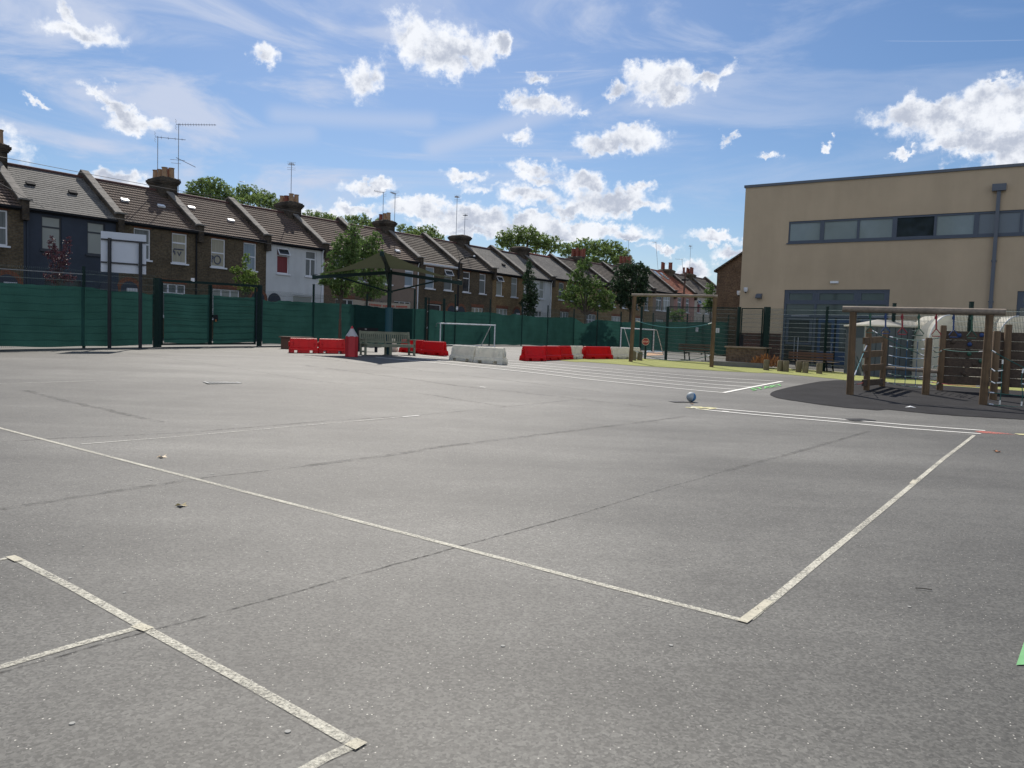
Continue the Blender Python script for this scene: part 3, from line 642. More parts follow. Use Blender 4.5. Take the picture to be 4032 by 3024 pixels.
def sash(par, x0, x1, z0, z1, y, fm, pm, style='sash', sill=True, sm_='upvc', dep=.10):
    """window set back in its opening: frame > pane, sill; styles: sash, top-hung, casement, wide"""
    f_ = MB(); t = .065; yy = y + dep
    f_.box(x0, x1, yy-.03, yy+.03, z1-t, z1); f_.box(x0, x1, yy-.03, yy+.03, z0, z0+t)
    f_.box(x0, x0+t, yy-.03, yy+.03, z0+t, z1-t); f_.box(x1-t, x1, yy-.03, yy+.03, z0+t, z1-t)
    H = z1 - z0
    if style == 'sash': zb = z0 + H * .5; f_.box(x0+t, x1-t, yy-.025, yy+.025, zb-.035, zb+.035)
    elif style == 'toplight': zb = z0 + H * .68; f_.box(x0+t, x1-t, yy-.028, yy+.028, zb-.04, zb+.04)
    elif style == 'tilt':
        zb = z0 + H * .68; f_.box(x0+t, x1-t, yy-.028, yy+.028, zb-.04, zb+.04)
    elif style == 'casement':
        zb = z0 + H * .68; xm = (x0+x1)/2; f_.box(x0+t, x1-t, yy-.028, yy+.028, zb-.04, zb+.04); f_.box(xm-.04, xm+.04, yy-.026, yy+.026, z0+t, zb-.04)
    elif style == 'wide':
        for k in (1/3, 2/3):
            xm = x0 + (x1-x0)*k; f_.box(xm-.04, xm+.04, yy-.026, yy+.026, z0+t, z1-t)
        zb = z0 + H*.72; f_.box(x0+t, x1-t, yy-.024, yy+.024, zb-.03, zb+.03)
    w = f_.build('window', fm, par, world=False)
    p = MB()
    if style == 'tilt':
        zb = z0 + H * .68; p.box(x0+t*.5, x1-t*.5, yy-.005, yy+.004, z0+t*.5, zb)
        p.box(x0+t*.5, x1-t*.5, yy-.005, yy+.004, zb, z1-t*.5)
    else: p.box(x0+t*.5, x1-t*.5, yy-.005, yy+.004, z0+t*.5, z1-t*.5)
    p.build('pane', pm, w, world=False)
    if style == 'tilt':
        g = MB(); a0 = Vector((0, yy-.03, z1-t)); k = H * .28
        for q_ in ((x0+.03, x0+.09), (x1-.09, x1-.03)):
            g.add([(q_[0],a0.y,a0.z),(q_[1],a0.y,a0.z),(q_[1],a0.y-k*.5,a0.z-k*.86),(q_[0],a0.y-k*.5,a0.z-k*.86),(q_[0],a0.y-.04,a0.z),(q_[1],a0.y-.04,a0.z),(q_[1],a0.y-k*.5-.04,a0.z-k*.86),(q_[0],a0.y-k*.5-.04,a0.z-k*.86)],[(0,1,2,3),(7,6,5,4),(0,4,5,1),(1,5,6,2),(2,6,7,3),(3,7,4,0)])
        g.bar((x0+.03, a0.y-.02, a0.z-.03), (x1-.03, a0.y-.02, a0.z-.03), .06, .05); g.bar((x0+.03, a0.y-k*.5-.02, a0.z-k*.86), (x1-.03, a0.y-k*.5-.02, a0.z-k*.86), .06, .06)
        g.add([(x0+.08,a0.y-.03,a0.z-.02),(x1-.08,a0.y-.03,a0.z-.02),(x1-.08,a0.y-k*.5-.02,a0.z-k*.84),(x0+.08,a0.y-k*.5-.02,a0.z-k*.84)],[(0,1,2,3)],1)
        g.build('open_light', [fm, 'pane_dark'], w, world=False)
    if sill:
        s_ = MB(); s_.box(x0-.08, x1+.08, y-.09, y+dep-.03, z0-.09, z0-.005); s_.build('sill', sm_, w, world=False)
def arch_poly(xc, r, z0, zs, n=10):
    return [(xc-r, z0), (xc+r, z0)] + [(xc + r*math.cos(math.pi*k/n), zs + r*math.sin(math.pi*k/n)) for k in range(0, n+1)]
def extruded_y(mb, poly, y0, y1, mi=0):
    n = len(poly); vs = [(x,y0,z) for x,z in poly] + [(x,y1,z) for x,z in poly]
    mb.add(vs, [tuple(range(n)), tuple(range(2*n-1, n-1, -1))] + [(i,(i+1)%n,n+(i+1)%n,n+i) for i in range(n)], mi)
RUN = 3.8
def house(s0, w, label, wallm, roofm, upper, ze=6.75, zr=9.25, lower=None, arch=None, gutter='black', vents=(), vent_m='upvc', drain_x=None, drain_m='black', ridge_m='ridge', courses=15, step=.05, cop='coping', cop_l=True, name='terraced_house', lintel='brick_red', fascia=None, skylight=None):
    P0 = HP + DS * s0; gb = min(gz(P0.x, P0.y), gz(P0.x + DS.x*w, P0.y + DS.y*w)) - .05
    t = thing(name, label, 'house', (P0.x, P0.y, gb), 'terraced houses in the row across the street', EX, EY)
    ze -= gb; zr -= gb
    ups = [(x0, x1, z0-gb, z1-gb, st, pm) for (x0, x1, z0, z1, st, pm) in upper]
    low = [(x0, x1, z0-gb, z1-gb, st, pm) for (x0, x1, z0, z1, st, pm) in (lower or [])]
    holes = [u[:4] for u in ups + low]
    mb = MB(); wall_grid(mb, 0, w, 0, ze, holes, 0, .22)
    mb.add([(0,0,0),(0,2*RUN,0),(0,2*RUN,ze),(0,RUN,zr-.05),(0,0,ze)], [(0,1,2,3,4)]); mb.add([(w,0,0),(w,2*RUN,0),(w,2*RUN,ze),(w,RUN,zr-.05),(w,0,ze)], [(4,3,2,1,0)])
    mb.add([(0,2*RUN,0),(w,2*RUN,0),(w,2*RUN,ze),(0,2*RUN,ze)], [(3,2,1,0)])
    mb.build('wall', wallm, t, world=False, fix=False)
    for u in ups: sash(t, *u[:4], 0, 'wframe_dark' if 'navy' in wallm else 'upvc', u[5], u[4], sm_='wframe_dark' if 'navy' in wallm else 'upvc')
    for u in low: sash(t, *u[:4], 0, 'wframe_dark' if 'navy' in wallm else 'upvc', u[5], u[4])
    if lintel:                               # red brick arches over the openings
        for u in ups + low:
            lb = MB(); lb.box(u[0]-.06, u[1]+.06, -.006, .06, u[3]+.003, u[3]+(.26 if u in low else .14)); lb.build('brick_lintel', lintel, t, world=False)
    if arch:
        xc, zt, dm, sm2 = arch; zt -= gb; r_ = .46
        if sm2:
            sb = MB(); po = arch_poly(xc, r_+.22, 0, zt-r_); extruded_y(sb, po, -.012, .03); sb.build('door_surround', sm2, t, world=False)
        db = MB(); extruded_y(db, arch_poly(xc, r_, 0, zt-r_), -.03, .02); a = db.build('porch', 'door_dark', t, world=False)
        d2 = MB(); d2.box(xc-.15, xc+r_-.04, -.045, -.032, 0, zt-.35); d2.build('door', dm, a, world=False)
    # roof in stepped courses
    rb = MB(); n = courses; ov = .16
    for side in (0, 1):
        for k in range(n):
            t0, t1 = k/n, (k+1)/n
            y0, y1 = -ov + (RUN+ov)*t0, -ov + (RUN+ov)*t1; zb = ze - .05
            q0, q1 = zb + (zr-zb)*t0 + step, zb + (zr-zb)*t1 + .002
            if side: y0, y1 = 2*RUN - y0, 2*RUN - y1
            rb.add([(0,y0,q0),(w,y0,q0),(w,y1,q1),(0,y1,q1)], [(0,1,2,3) if not side else (3,2,1,0)])
            rb.add([(0,y0,q0-step),(w,y0,q0-step),(w,y0,q0),(0,y0,q0)], [(0,1,2,3) if not side else (3,2,1,0)])
    ro = rb.build('roof', roofm, t, world=False, fix=False)
    rg = MB(); rg.tube([(0,RUN,zr+.0),(w,RUN,zr+.0)], .11, 8); rg.build('ridge_tiles', ridge_m, ro, world=False)
    for (vx, vt) in vents:
        vb = MB(); y_ = -ov + (RUN+ov)*vt; z_ = ze + (zr-ze)*vt
        vb.bar((vx-.2, y_, z_+.07), (vx+.2, y_, z_+.07), .22, .10, (0,-.55,.83)); vb.build('roof_vent', vent_m, ro, world=False)
    if skylight:
        for (vx, vt) in skylight:
            vb = MB(); a_ = Vector((vx, RUN*vt, ze+(zr-ze)*vt+.08)); b_ = Vector((vx, RUN*(vt+.3), ze+(zr-ze)*(vt+.3)+.08)); vb.bar(a_, b_, .7, .06, (0,-.55,.83)); vb.build('skylight', 'bblind', ro, world=False)
    g = MB(); g.bar((0,-ov-.05,ze-.07), (w,-ov-.05,ze-.07), .12, .10); g.box(0, w, -ov+.02, -.01, ze-.18, ze-.03); g.build('gutter', gutter, t, world=False)
    if drain_x is not None:
        p = MB(); p.tube([(drain_x, -ov, ze-.1), (drain_x, -.07, ze-.35), (drain_x, -.07, .1)], .045, 8)
        p.build('downpipe', drain_m, t, world=False)
    # party wall parapet on the right boundary
    def parapet(xc):
        a = MB(); th = .15
        po = [(-.30, ze-.62), (-.30, ze+.30), (-.05, ze+.34), (RUN, zr+.36), (2*RUN, ze+.34), (2*RUN, ze-.2), (RUN, zr-.3), (.1, ze-.62)]
        a.extx(po, xc-th, xc+th); w2 = a.build('party_wall', 'brick_sooty', t, world=False)
        c = MB(); m0 = Vector((0, -.05, ze+.36)); m1 = Vector((0, RUN, zr+.39)); nn = 9
        for k in range(nn):
            p0 = L3(m0, m1, k/nn); p1 = L3(m0, m1, (k+.965)/nn); tw = random.uniform(-.012, .012)
            c.bar(p0+Vector((xc+tw,0,0)), p1+Vector((xc+tw,0,0)), .40, .06, (0,-.55,.83))
        c.bar((xc, RUN, zr+.40), (xc, 2*RUN, ze+.36), .40, .06, (0,.55,.83))
        c.box(xc-.26, xc+.26, -.40, -.04, ze+.29, ze+.37)
        c.build('coping', cop, w2, world=False)
    parapet(w)
    if cop_l and s0 < -8: parapet(0)
    return t, gb
def chimney(t, x, gb, pots, zr, kind='brick_sooty', a=.95, b=1.45, top=10.0, potm=('pot_buff',), ph=.75, yc=RUN+.0, ragged=False):
    zr -= gb; top -= gb; c = MB(); x0, x1 = x-a/2, x+a/2; y0, y1 = yc-b/2, yc+b/2
    c.box(x0, x1, y0, y1, zr-1.3, top-.42)
    for i, (e, z0, z1) in enumerate([(.05, top-.42, top-.34), (.10, top-.34, top-.26), (.14, top-.26, top-.12), (.07, top-.12, top-.04)]): c.box(x0-e, x1+e, y0-e, y1+e, z0, z1)
    c.box(x0-.02, x1+.02, y0-.02, y1+.02, top-.04, top+.05, top=(.15,.15))
    ch = c.build('chimney', kind, t, world=False)
    n = pots
    for i in range(n):
        cols = 2 if n > 3 else 1; r_ = i // cols; k = i % cols; rows = (n + cols - 1) // cols
        px_ = x + (0 if cols == 1 else (-.2 if k == 0 else .22)); py_ = yc + (r_ - (rows-1)/2) * (b-.45)/max(1, rows-1) if rows > 1 else yc
        h = ph * random.uniform(.82, 1.12); m_ = potm[i % len(potm)]; p = MB(); q0 = top + .02
        p.tube([(px_,py_,q0),(px_,py_,q0+h*.9),(px_,py_,q0+h*.9),(px_,py_,q0+h*.97),(px_,py_,q0+h*.97),(px_,py_,q0+h*.5)], [.16,.145,.175,.175,.12,.11], 12, caps=False)
        p.build('chimney_pot', m_, ch, world=False, smooth=True)
    return ch
def U(a, b, s1='sash', s2='sash', p1='pane_net', p2='pane_net', z0=4.86, z1=6.48): return [(a[0], a[1], z0, z1, s1, p1), (b[0], b[1], z0, z1, s2, p2)]
WA, WB = (.78, 1.68), (2.88, 3.76)
H = {}
def hs_(k, s0, w, *a, **kw): H[k] = house(s0, w, *a, **kw)
hs_(-1, -8.9, 4.45, 'brick house at the far left end of the row, outside the picture', 'brick_dark', 'tile_brown', U(WA, WB), lower=[(.9,2.6,1.7,3.6,'wide','pane_net')], arch=(3.75,3.62,'door_white','brick_red'))
hs_(1, -4.45, 4.45, 'brown brick house cut by the left edge of the photo, white upper window', 'brick_dark', 'tile_brown', U(WA, (2.88,3.80), 'sash', 'sash', 'pane_net', 'pane_net'), lower=[(.9,2.6,1.7,3.62,'wide','pane_net')], arch=(3.75,3.55,'door_white','brick_red'))
hs_(2, 0, 4.45, 'navy painted house with pale slate roof', 'render_navy', 'slate_pale', U(WA, WB, 'toplight', 'toplight', 'pane_grey', 'pane_grey'), lower=[(.9,2.6,1.7,3.5,'wide','pane_dark')], arch=(3.95,3.66,'door_dark',None), vents=[(1.1,.55),(3.0,.50)], vent_m='black', lintel=None, courses=20, step=.02, drain_x=.16, drain_m='render_navy')
hs_(3, 4.45, 4.45, 'brown brick house with brown tiles and cream curtains behind the backboard', 'brick_dark', 'tile_brown', U(WA, WB, 'sash', 'toplight', 'pane_net', 'pane_cream'), lower=[(2.2,3.7,1.9,3.70,'wide','pane_net')], arch=(.55,3.66,'door_white','brick_red'), vents=[(1.25,.52),(3.3,.52)], drain_x=4.28)
hs_(4, 8.9, 4.45, 'brown brick house with cream curtains, right of the tall chimney with two aerials', 'brick_dark', 'tile_brown', U(WA, WB, 'sash', 'sash', 'pane_cream', 'pane_blue'), lower=[(.9,2.65,1.9,3.62,'wide','pane_grey')], arch=(3.9,3.62,'door_dark','brick_red'), vents=[(.9,.62),(3.0,.42)])
hs_(5, 13.35, 4.45, 'white rendered house with red curtains', 'render_white', 'tile_brown', U(WA, (2.95,3.80), 'tilt', 'casement', 'pane_red', 'pane_net'), lower=[(2.0,3.6,1.9,3.60,'casement','pane_grey')], arch=(.62,3.62,'door_dark',None), lintel=None, drain_x=4.25, drain_m='upvc')
hs_(6, 17.8, 4.45, 'brick house mostly hidden by the street trees beside the white house', 'brick_brown', 'tile_brown', U(WA, WB), lower=[(1.0,2.6,1.9,3.58,'wide','pane_dark')], arch=(3.8,3.6,'door_white','brick_red'))
hs_(7, 22.25, 4.45, 'pinkish pebbledash house behind the shade sail mast', 'render_beige', 'tile_brown', U(WA, (2.98,3.90), 'sash', 'toplight', 'pane_net', 'pane_blue'), lower=[(1.97,3.68,1.9,3.72,'wide','pane_dark')], arch=(.7,3.6,'door_dark',None), lintel=None, vents=[(3.0,.25)], drain_x=4.3, drain_m='upvc')
hs_(8, 26.7, 4.45, 'brown brick house with two white windows left of the street lamp', 'brick_dark', 'tile_grey', U((.72,1.72), (2.82,3.8), 'sash', 'tilt', 'pane_blue', 'pane_net'), lower=[(1.05,2.55,1.9,3.68,'casement','pane_dark')], arch=(3.78,3.68,'door_dark','brick_red'), gutter='upvc')
hs_(9, 31.15, 4.45, 'dark brick house right of the street lamp with chimney without pots', 'brick_dark', 'tile_grey', U((.62,1.5), (2.70,3.53), 'toplight', 'toplight', 'pane_dark', 'pane_net'), lower=[(1.81,3.28,1.9,3.69,'wide','pane_cream')], arch=(.48,3.68,'door_dark','brick_red'))
hs_(10, 35.6, 4.45, 'yellow brick house with slate roof', 'brick_yellow', 'slate_pale', U((.51,1.38), (2.60,3.5), 'tilt', 'toplight', 'pane_grey', 'pane_grey', 4.85, 6.53), lower=[(.61,2.2,1.9,3.76,'wide','pane_grey')], arch=(3.55,3.84,'door_white','brick_red'), vents=[(3.0,.35)], vent_m='black', courses=20, step=.012)
hs_(11, 40.05, 4.45, 'grey roofed house mostly hidden by the dark columnar tree', 'render_white', 'slate', U((.6,1.5), (2.42,3.23), 'sash', 'sash', 'pane_grey', 'pane_grey', 4.95, 6.57), lower=[(1.46,3.0,1.9,3.83,'wide','pane_net')], lintel=None, courses=20, step=.014, drain_x=4.25, drain_m='upvc')
hs_(12, 44.5, 5.2, 'yellow brick house with patched slate roof left of the large street tree', 'brick_yellow', 'slate', U((1.16,2.04), (3.2,4.1), 'sash', 'sash', 'pane_dark', 'pane_dark', 5.05, 6.65), ze=7.0, zr=9.5, lower=[(1.56,3.1,1.9,3.93,'wide','pane_net')], courses=18, step=.016, ridge_m='pot_red')
hs_(13, 49.7, 5.2, 'house with grey tiles behind the large street tree', 'brick_yellow', 'tile_grey', U((.7,1.6), (3.2,4.1)), ze=7.0, zr=9.6, lower=[(1,3,1.9,3.9,'wide','pane_net')])
hs_(14, 54.9, 5.2, 'house with grey tiles between the two big street trees', 'brick_yellow', 'tile_grey', U((.7,1.6), (3.2,4.1)), ze=7.05, zr=9.7, lower=[(1,3,1.9,3.9,'wide','pane_grey')])
hs_(15, 60.1, 5.2, 'house with grey tiles mostly behind the dark round street tree', 'brick_yellow', 'tile_grey', U((.7,1.6), (3.2,4.1)), ze=7.1, zr=9.85, lower=[(1,3,1.9,3.9,'wide','pane_grey')])
hs_(16, 65.3, 5.6, 'grey brown rendered house framed by the wooden swing frame, white lower bay', 'render_beige', 'tile_grey', U((.8,2.3), (2.6,4.6), 'casement', 'wide', 'pane_dark', 'pane_grey', 5.0, 6.75), ze=7.2, zr=10.05, lower=[(1,3,1.9,3.9,'wide','pane_grey')], lintel=None)
hs_(17, 70.9, 6.0, 'pink house with bright red tiled roof and skylights', 'render_pink', 'tile_red', U((1.0,2.1), (3.4,4.4), 'toplight', 'toplight', 'pane_dark', 'pane_dark', 5.1, 6.8), ze=7.35, zr=10.25, lintel=None, ridge_m='pot_red', skylight=[(1.2,.62),(2.9,.6)])
hs_(18, 76.9, 6.0, 'cream house right of the red tiled roof, open white window', 'render_cream', 'tile_grey', U((.9,2.0), (3.4,4.4), 'tilt', 'toplight', 'pane_red', 'pane_dark', 5.2, 6.9), ze=7.4, zr=10.3, lintel=None)
hs_(19, 82.9, 6.0, 'farthest house seen in the row, brown tiles beside the brick gable', 'brick_brown', 'tile_grey', U((.9,2.0), (3.4,4.4)), ze=7.4, zr=10.35)
def scrawl(k, parts):                       # dark lettering drawn on the cream curtains
    m_ = MB(); gb_ = H[k][1]
    for pts in parts: m_.tube([(x, .085, z - gb_) for x, z in pts], .035, 5)
    m_.build('window_lettering', 'sign_ink', H[k][0], world=False)
scrawl(3, [[(3.0,5.42),(3.05,5.62),(3.6,5.62)],[(3.08,5.5),(3.1,5.32)],[(3.25,5.5),(3.35,5.28),(3.45,5.5)]])
scrawl(4, [[(1.22+.20*math.cos(a_/12*6.28), 5.28+.24*math.sin(a_/12*6.28)) for a_ in range(13)],[(.88,5.1),(.88,5.5),(1.0,5.42),(.9,5.3)]])
def ch_(k, x, zr=9.25, **kw): chimney(H[k][0], x, H[k][1], kw.pop('pots', 6), zr, **kw)
ch_(1, 4.45, top=10.1, pots=4, potm=('pot_buff',), ph=.62)
ch_(3, 4.45, top=10.02, pots=6, potm=('pot_buff','pot_buff','pot_buff','pot_red'), ph=.56)
ch_(5, 4.45, top=10.0, pots=5, potm=('pot_buff','pot_buff','pot_red'), ph=.5)
ch_(7, 4.45, top=10.0, pots=3, potm=('pot_buff','pot_buff','pot_red'), ph=.62, b=1.3)
ch_(9, 4.45, top=9.95, pots=0, a=1.0)
ch_(11, 4.45, top=9.95, pots=0, a=1.0)
ch_(13, 5.2, zr=9.6, top=10.05, pots=6, potm=('pot_red',), a=1.5, b=1.6, ph=.9)
ch_(15, 5.2, zr=9.9, top=10.3, pots=6, potm=('pot_red','pot_buff'), a=1.5, b=1.5, ph=.95)
ch_(17, 5.4, zr=10.2, top=10.6, pots=4, potm=('pot_red',), a=1.5, b=1.5, ph=1.0, kind='brick_dark')
ch_(19, .0, zr=10.3, top=10.6, pots=5, potm=('pot_red',), a=1.5, b=1.5, ph=.9, kind='brick_dark')

# TV aerials
def aerial(p, h, boom, label, bdir=(1, .2, 0), n=9, elv=.05, extra=False, el=.28, loc_lean=(0,0)):
    t = thing('tv_aerial', label, 'aerial', p, 'television aerials on the roofs')
    a = MB(); top = Vector((loc_lean[0], loc_lean[1], h)); a.tube([(0,0,0), tuple(top)], .022, 6); a.build('mast', 'steel', t, world=False)
    b = MB(); d = Vector(bdir).normalized(); d.z = elv; s_ = top - Vector((0,0,.06)); b.tube([s_ - d*.15, s_ + d*boom], .016, 5)
    x = Vector((-d.y, d.x, 0)).normalized()
    for k in range(n):
        c = s_ + d * boom * (k + .5) / n; e = el * (1 - .4*k/n)/2 * 1.6; b.tube([c - x*e + Vector((0,0,0)), c + x*e], .009, 4); b.tube([c - Vector((0,0,e*.5)), c + Vector((0,0,e*.5))], .007, 4)
    for z_ in (-.25, -.12, .12, .25): b.tube([s_ - d*.15 + x*.28 + Vector((0,0,z_)), s_ - d*.15 - x*.28 + Vector((0,0,z_))], .009, 4)
    b.build('antenna', 'steel', t, world=False)
    if extra:
        c = MB(); m_ = Vector((0,0,h*.5)); c.tube([m_ - Vector((.45,.1,0)), m_ + Vector((.35,.1,0))], .012, 4); c.tube([m_ - Vector((.1,.1,-.12)), m_ + Vector((.95,.2,-.35))], .018, 4); c.tube([m_ - Vector((.4,.1,.2)), m_ + Vector((.1,.1,-.2+.0))], .012, 4)
        c.box(-.1, .1, -.1, .1, h*.2, h*.2+.14); c.build('dipole', 'steel', t, world=False)
def rp(s_, dep=RUN, z=9.9): p = HP + DS*s_ + DN*dep; return Vector((p.x, p.y, z))
aerial(rp(8.55, RUN, 10.3), 2.1, 1.5, 'short aerial with plain boom on the six-pot chimney', (1,.3,0), n=4, elv=0)
aerial(rp(10.0, RUN+.3, 9.2), 4.3, 2.1, 'tallest aerial with long toothed boom beside the six-pot chimney', (1,.3,0), n=14, elv=.10, extra=True)
aerial(rp(17.95, RUN, 10.0), 2.6, .7, 'thin aerial on the chimney above the white house', (.3,-1,0), n=6)
aerial(rp(26.5, RUN, 10.0), 2.2, .8, 'aerial on the three-pot chimney above the shade sail, left of a pair', (-1,-.6,0), n=6)
aerial(rp(27.75, RUN, 9.3), 3.0, .7, 'aerial right of the three-pot chimney, right of a pair', (-.4,-1,0), n=6)
aerial(rp(35.1, RUN, 9.9), 3.3, .6, 'tall thin aerial on the chimney without pots', (0,-1,0), n=8)
aerial(rp(36.2, RUN, 9.9), 1.9, .6, 'shorter aerial on the chimney without pots', (.2,-1,0), n=6)
aerial(rp(65.9, RUN, 10.2), 3.0, .8, 'aerial above the red pots by the dark round tree', (-1,-.6,0), n=5)
aerial(rp(74.0, RUN, 10.0), 3.9, .5, 'leaning aerial left of the chimney on the red roof', (-1,0,0), n=4, loc_lean=(-.5,0))
aerial(rp(81.5, RUN, 10.2), 2.3, .9, 'aerial leaning over the roof left of the last chimney', (-1,.2,0), n=4, loc_lean=(-.3,0))
aerial(rp(83.4, RUN, 10.5), 3.9, .9, 'tall aerial on the last chimney before the brick gable', (-.4,-1,0), n=6)

# ------------------------------------------------------------------ brick gable beside the school
BXg = Vector((.86,-.51,0)).normalized(); BYg = Vector((-BXg.y,BXg.x,0))
gA = atY(2811, 1330, 60); gl = gz(gA.x, gA.y) - .1
t = thing('brick_gable_house', 'old brown brick gable end rising behind the tan school wall', 'house', (gA.x, gA.y, gl), None, tuple(BXg), tuple(BYg))
e0 = hz(gA.x, gA.y, 1066) - gl; W_ = 9.0; ap = e0 + W_/2*.66
g = MB(); g.add([(0,0,0),(W_,0,0),(W_,0,e0),(W_/2,0,ap),(0,0,e0),(0,12,0),(W_,12,0),(W_,12,e0),(W_/2,12,ap),(0,12,e0)], [(0,1,2,3,4),(9,8,7,6,5),(5,0,4,9),(1,6,7,2)]); g.build('wall', 'brick_brown', t, world=False, fix=False)
g = MB(); 
for sgn, xx in ((1, -.2), (-1, W_+.2)):
    a_ = Vector((xx, -.25, e0-.12)); b_ = Vector((W_/2, -.25, ap+.02)); g.add([a_, b_, b_+Vector((0,12.5,0)), a_+Vector((0,12.5,0)), a_+Vector((0,0,.14)), b_+Vector((0,0,.14)), b_+Vector((0,12.5,.14)), a_+Vector((0,12.5,.14))], [(0,1,2,3),(7,6,5,4),(0,4,5,1),(1,5,6,2),(2,6,7,3),(3,7,4,0)])
g.build('roof', 'tile_grey', t, world=False)

# ------------------------------------------------------------------ school building
rb_ = ray(-1350*1.8228, 638*1.8228); BX = Vector((-rb_.x, -rb_.y, 0)).normalized(); BY = Vector((-BX.y, BX.x, 0)); PB = Vector((11.19, 38.5, 0))
gb = gz(13.5, 36.5) - .02; KB = 1.25
t = thing('school_building', 'two storey tan rendered school block with a long window band', 'building', (PB.x*KB, PB.y*KB, gb*KB - .25*CAMZ), None, tuple(BX), tuple(BY)); t.scale = (KB, KB, KB)
BL = 22.0; BH = 9.20 - gb; q = lambda z: z - gb
bands = [2.18, 3.74, 5.27, 6.82, 8.38, 9.95, 11.5, 13.05]
wz0, wz1 = q(6.40), q(7.42)
win_holes = [(2.18, 13.05, wz0, wz1)]; dr = (2.15, 6.76, 0.0, q(4.17)); dr2 = (11.56, 15.0, 0.0, q(4.08))
mb = MB(); wall_grid(mb, 0, BL, 0, BH, win_holes + [dr, dr2], 0, .28)
mb.add([(0,0,0),(0,14,0),(0,14,BH),(0,0,BH)], [(3,2,1,0)]); mb.add([(BL,0,0),(BL,14,0),(BL,14,BH),(BL,0,BH)], [(0,1,2,3)]); mb.add([(0,14,0),(BL,14,0),(BL,14,BH),(0,14,BH)], [(3,2,1,0)]); mb.add([(0,0,BH-.3),(BL,0,BH-.3),(BL,14,BH-.3),(0,14,BH-.3)], [(0,1,2,3)])
mb.build('wall', 'tan', t, world=False, fix=False)
c = MB()
for a_ in ((-.06,BL+.06,-.06,.34,BH-.02,BH+.10),(-.06,.34,.34,14.06,BH-.02,BH+.10),(BL-.34,BL+.06,.34,14.06,BH-.02,BH+.10)): c.box(*a_)
c.build('parapet_cap', 'zinc', t, world=False)
p = MB()
for (a_, b_) in ((-.05, 2.10), (6.82, 11.5), (15.05, BL)): p.box(a_, b_, -.09, .02, 0, q(2.05))
p.build('brick_plinth', 'plinth', t, world=False)
# window band
pm = ['bblind', 'bblind', 'bblind', 'bpane_dark', 'bblind', 'bgrey', 'bgrey']
for i, (a_, b_) in enumerate(zip(bands[:-1], bands[1:])):
    f_ = MB(); y0, y1 = .03, .12; e = .10
    f_.box(a_, b_, y0, y1, wz0, wz0+e); f_.box(a_, b_, y0, y1, wz1-e*.9, wz1)
    f_.box(a_, a_+e*.55, y0, y1, wz0+e, wz1-e*.9); f_.box(b_-e*(1.3 if i in (0,2,4) else .5), b_, y0, y1, wz0+e, wz1-e*.9)
    w = f_.build('window', 'bframe', t, world=False)
    g = MB(); g.box(a_+.03, b_-.03, .075, .085, wz0+.05, wz1-.05); g.build('pane', pm[i], w, world=False)
f_ = MB(); f_.box(2.12, 13.1, -.05, .03, wz0-.06, wz0-.003); f_.build('window_sill', 'bframe', t, world=False)
# glazed entrance
def entrance(x0, x1, z1, cols, nm='entrance'):
    f_ = MB(); e = .09; y0, y1 = .04, .15; zt, zm, zd = z1-.62, z1-1.16, z1-1.28
    f_.box(x0, x1, y0, y1, z1-e, z1); f_.box(x0, x1, y0+.002, y1-.002, zt-.06, zt+.06); f_.box(x0, x1, y0+.002, y1-.002, zd-.02, zm)
    for k, xx in enumerate(cols): f_.box(xx-.055, xx+.055, y0+.004, y1-.004, 0, z1-e)
    for a_, b_ in zip(cols[:-1], cols[1:]):
        f_.box(a_+.06, b_-.06, y0+.01, y1-.01, z1-e-.08, z1-e-.001); f_.box(a_+.06, b_-.06, y0+.01, y1-.01, zt+.061, zt+.13)
        f_.box(a_+.056, a_+.16, y0+.01, y1-.01, zt+.131, z1-e-.081); f_.box(b_-.16, b_-.056, y0+.01, y1-.01, zt+.131, z1-e-.081)
    w = f_.build(nm, 'bframe', t, world=False)
    g = MB(); g.box(x0+.03, x1-.03, .095, .105, zt, z1-.05); g.box(x0+.03, x1-.03, .095, .105, zm-.02, zt); g.build('transom_pane', 'bpane', w, world=False)
    g = MB(); g.box(x0+.03, x1-.03, .10, .11, .02, zd); g.build('lower_pane', 'bpane_dark', w, world=False)
    return w, zd
w, zd = entrance(dr[0], dr[1], dr[3], [2.21, 3.60, 5.42, 6.70])
for (a_, b_, m_) in ((3.78, 4.5, 'bdoor'), (4.6, 5.3, 'bdoor'), (5.62, 6.5, 'bdoor')):
    d = MB(); d.box(a_, b_, .05, .085, .05, zd-.06); dd = d.build('door', m_, t, world=False)
    g = MB(); g.box(a_+.13, b_-.13, .040, .047, .9, zd-.25); g.build('door_pane', 'bpane_dark' if a_ < 4 else 'bpane', dd, world=False)
    h_ = MB(); h_.bar((b_-.08, .0, .8), (b_-.08, .0, 1.25), .03, .03, (0,1,0)); h_.build('door_handle', 'steel', dd, world=False)
d = MB(); 
for a_ in ((2.3,3.5,.05,.09,1.1,zd-.1),): d.box(a_[0],a_[1],.05,.09,1.16,1.26); d.box(a_[0],a_[1],.05,.09,zd-.16,zd-.04); d.box(a_[0],a_[0]+.12,.052,.088,1.26,zd-.16); d.box(a_[1]-.12,a_[1],.052,.088,1.26,zd-.16)
d.build('side_window_frame', 'bframe', t, world=False)
g = MB(); g.bar((2.75,.0,.4), (2.75,.0,1.5), .035, .035, (0,1,0)); g.bar((2.92,.0,.4), (2.92,.0,1.5), .035, .035, (0,1,0)); g.build('handrail', 'steel', t, world=False)
entrance(dr2[0], dr2[1], dr2[3], [11.62, 13.2, 14.94], 'second_entrance')
pp = MB(); pp.box(10.58, 10.72, -.17, -.05, 0, q(8.25)); pp.box(10.40, 10.90, -.24, -.02, q(8.22), q(8.50)); 
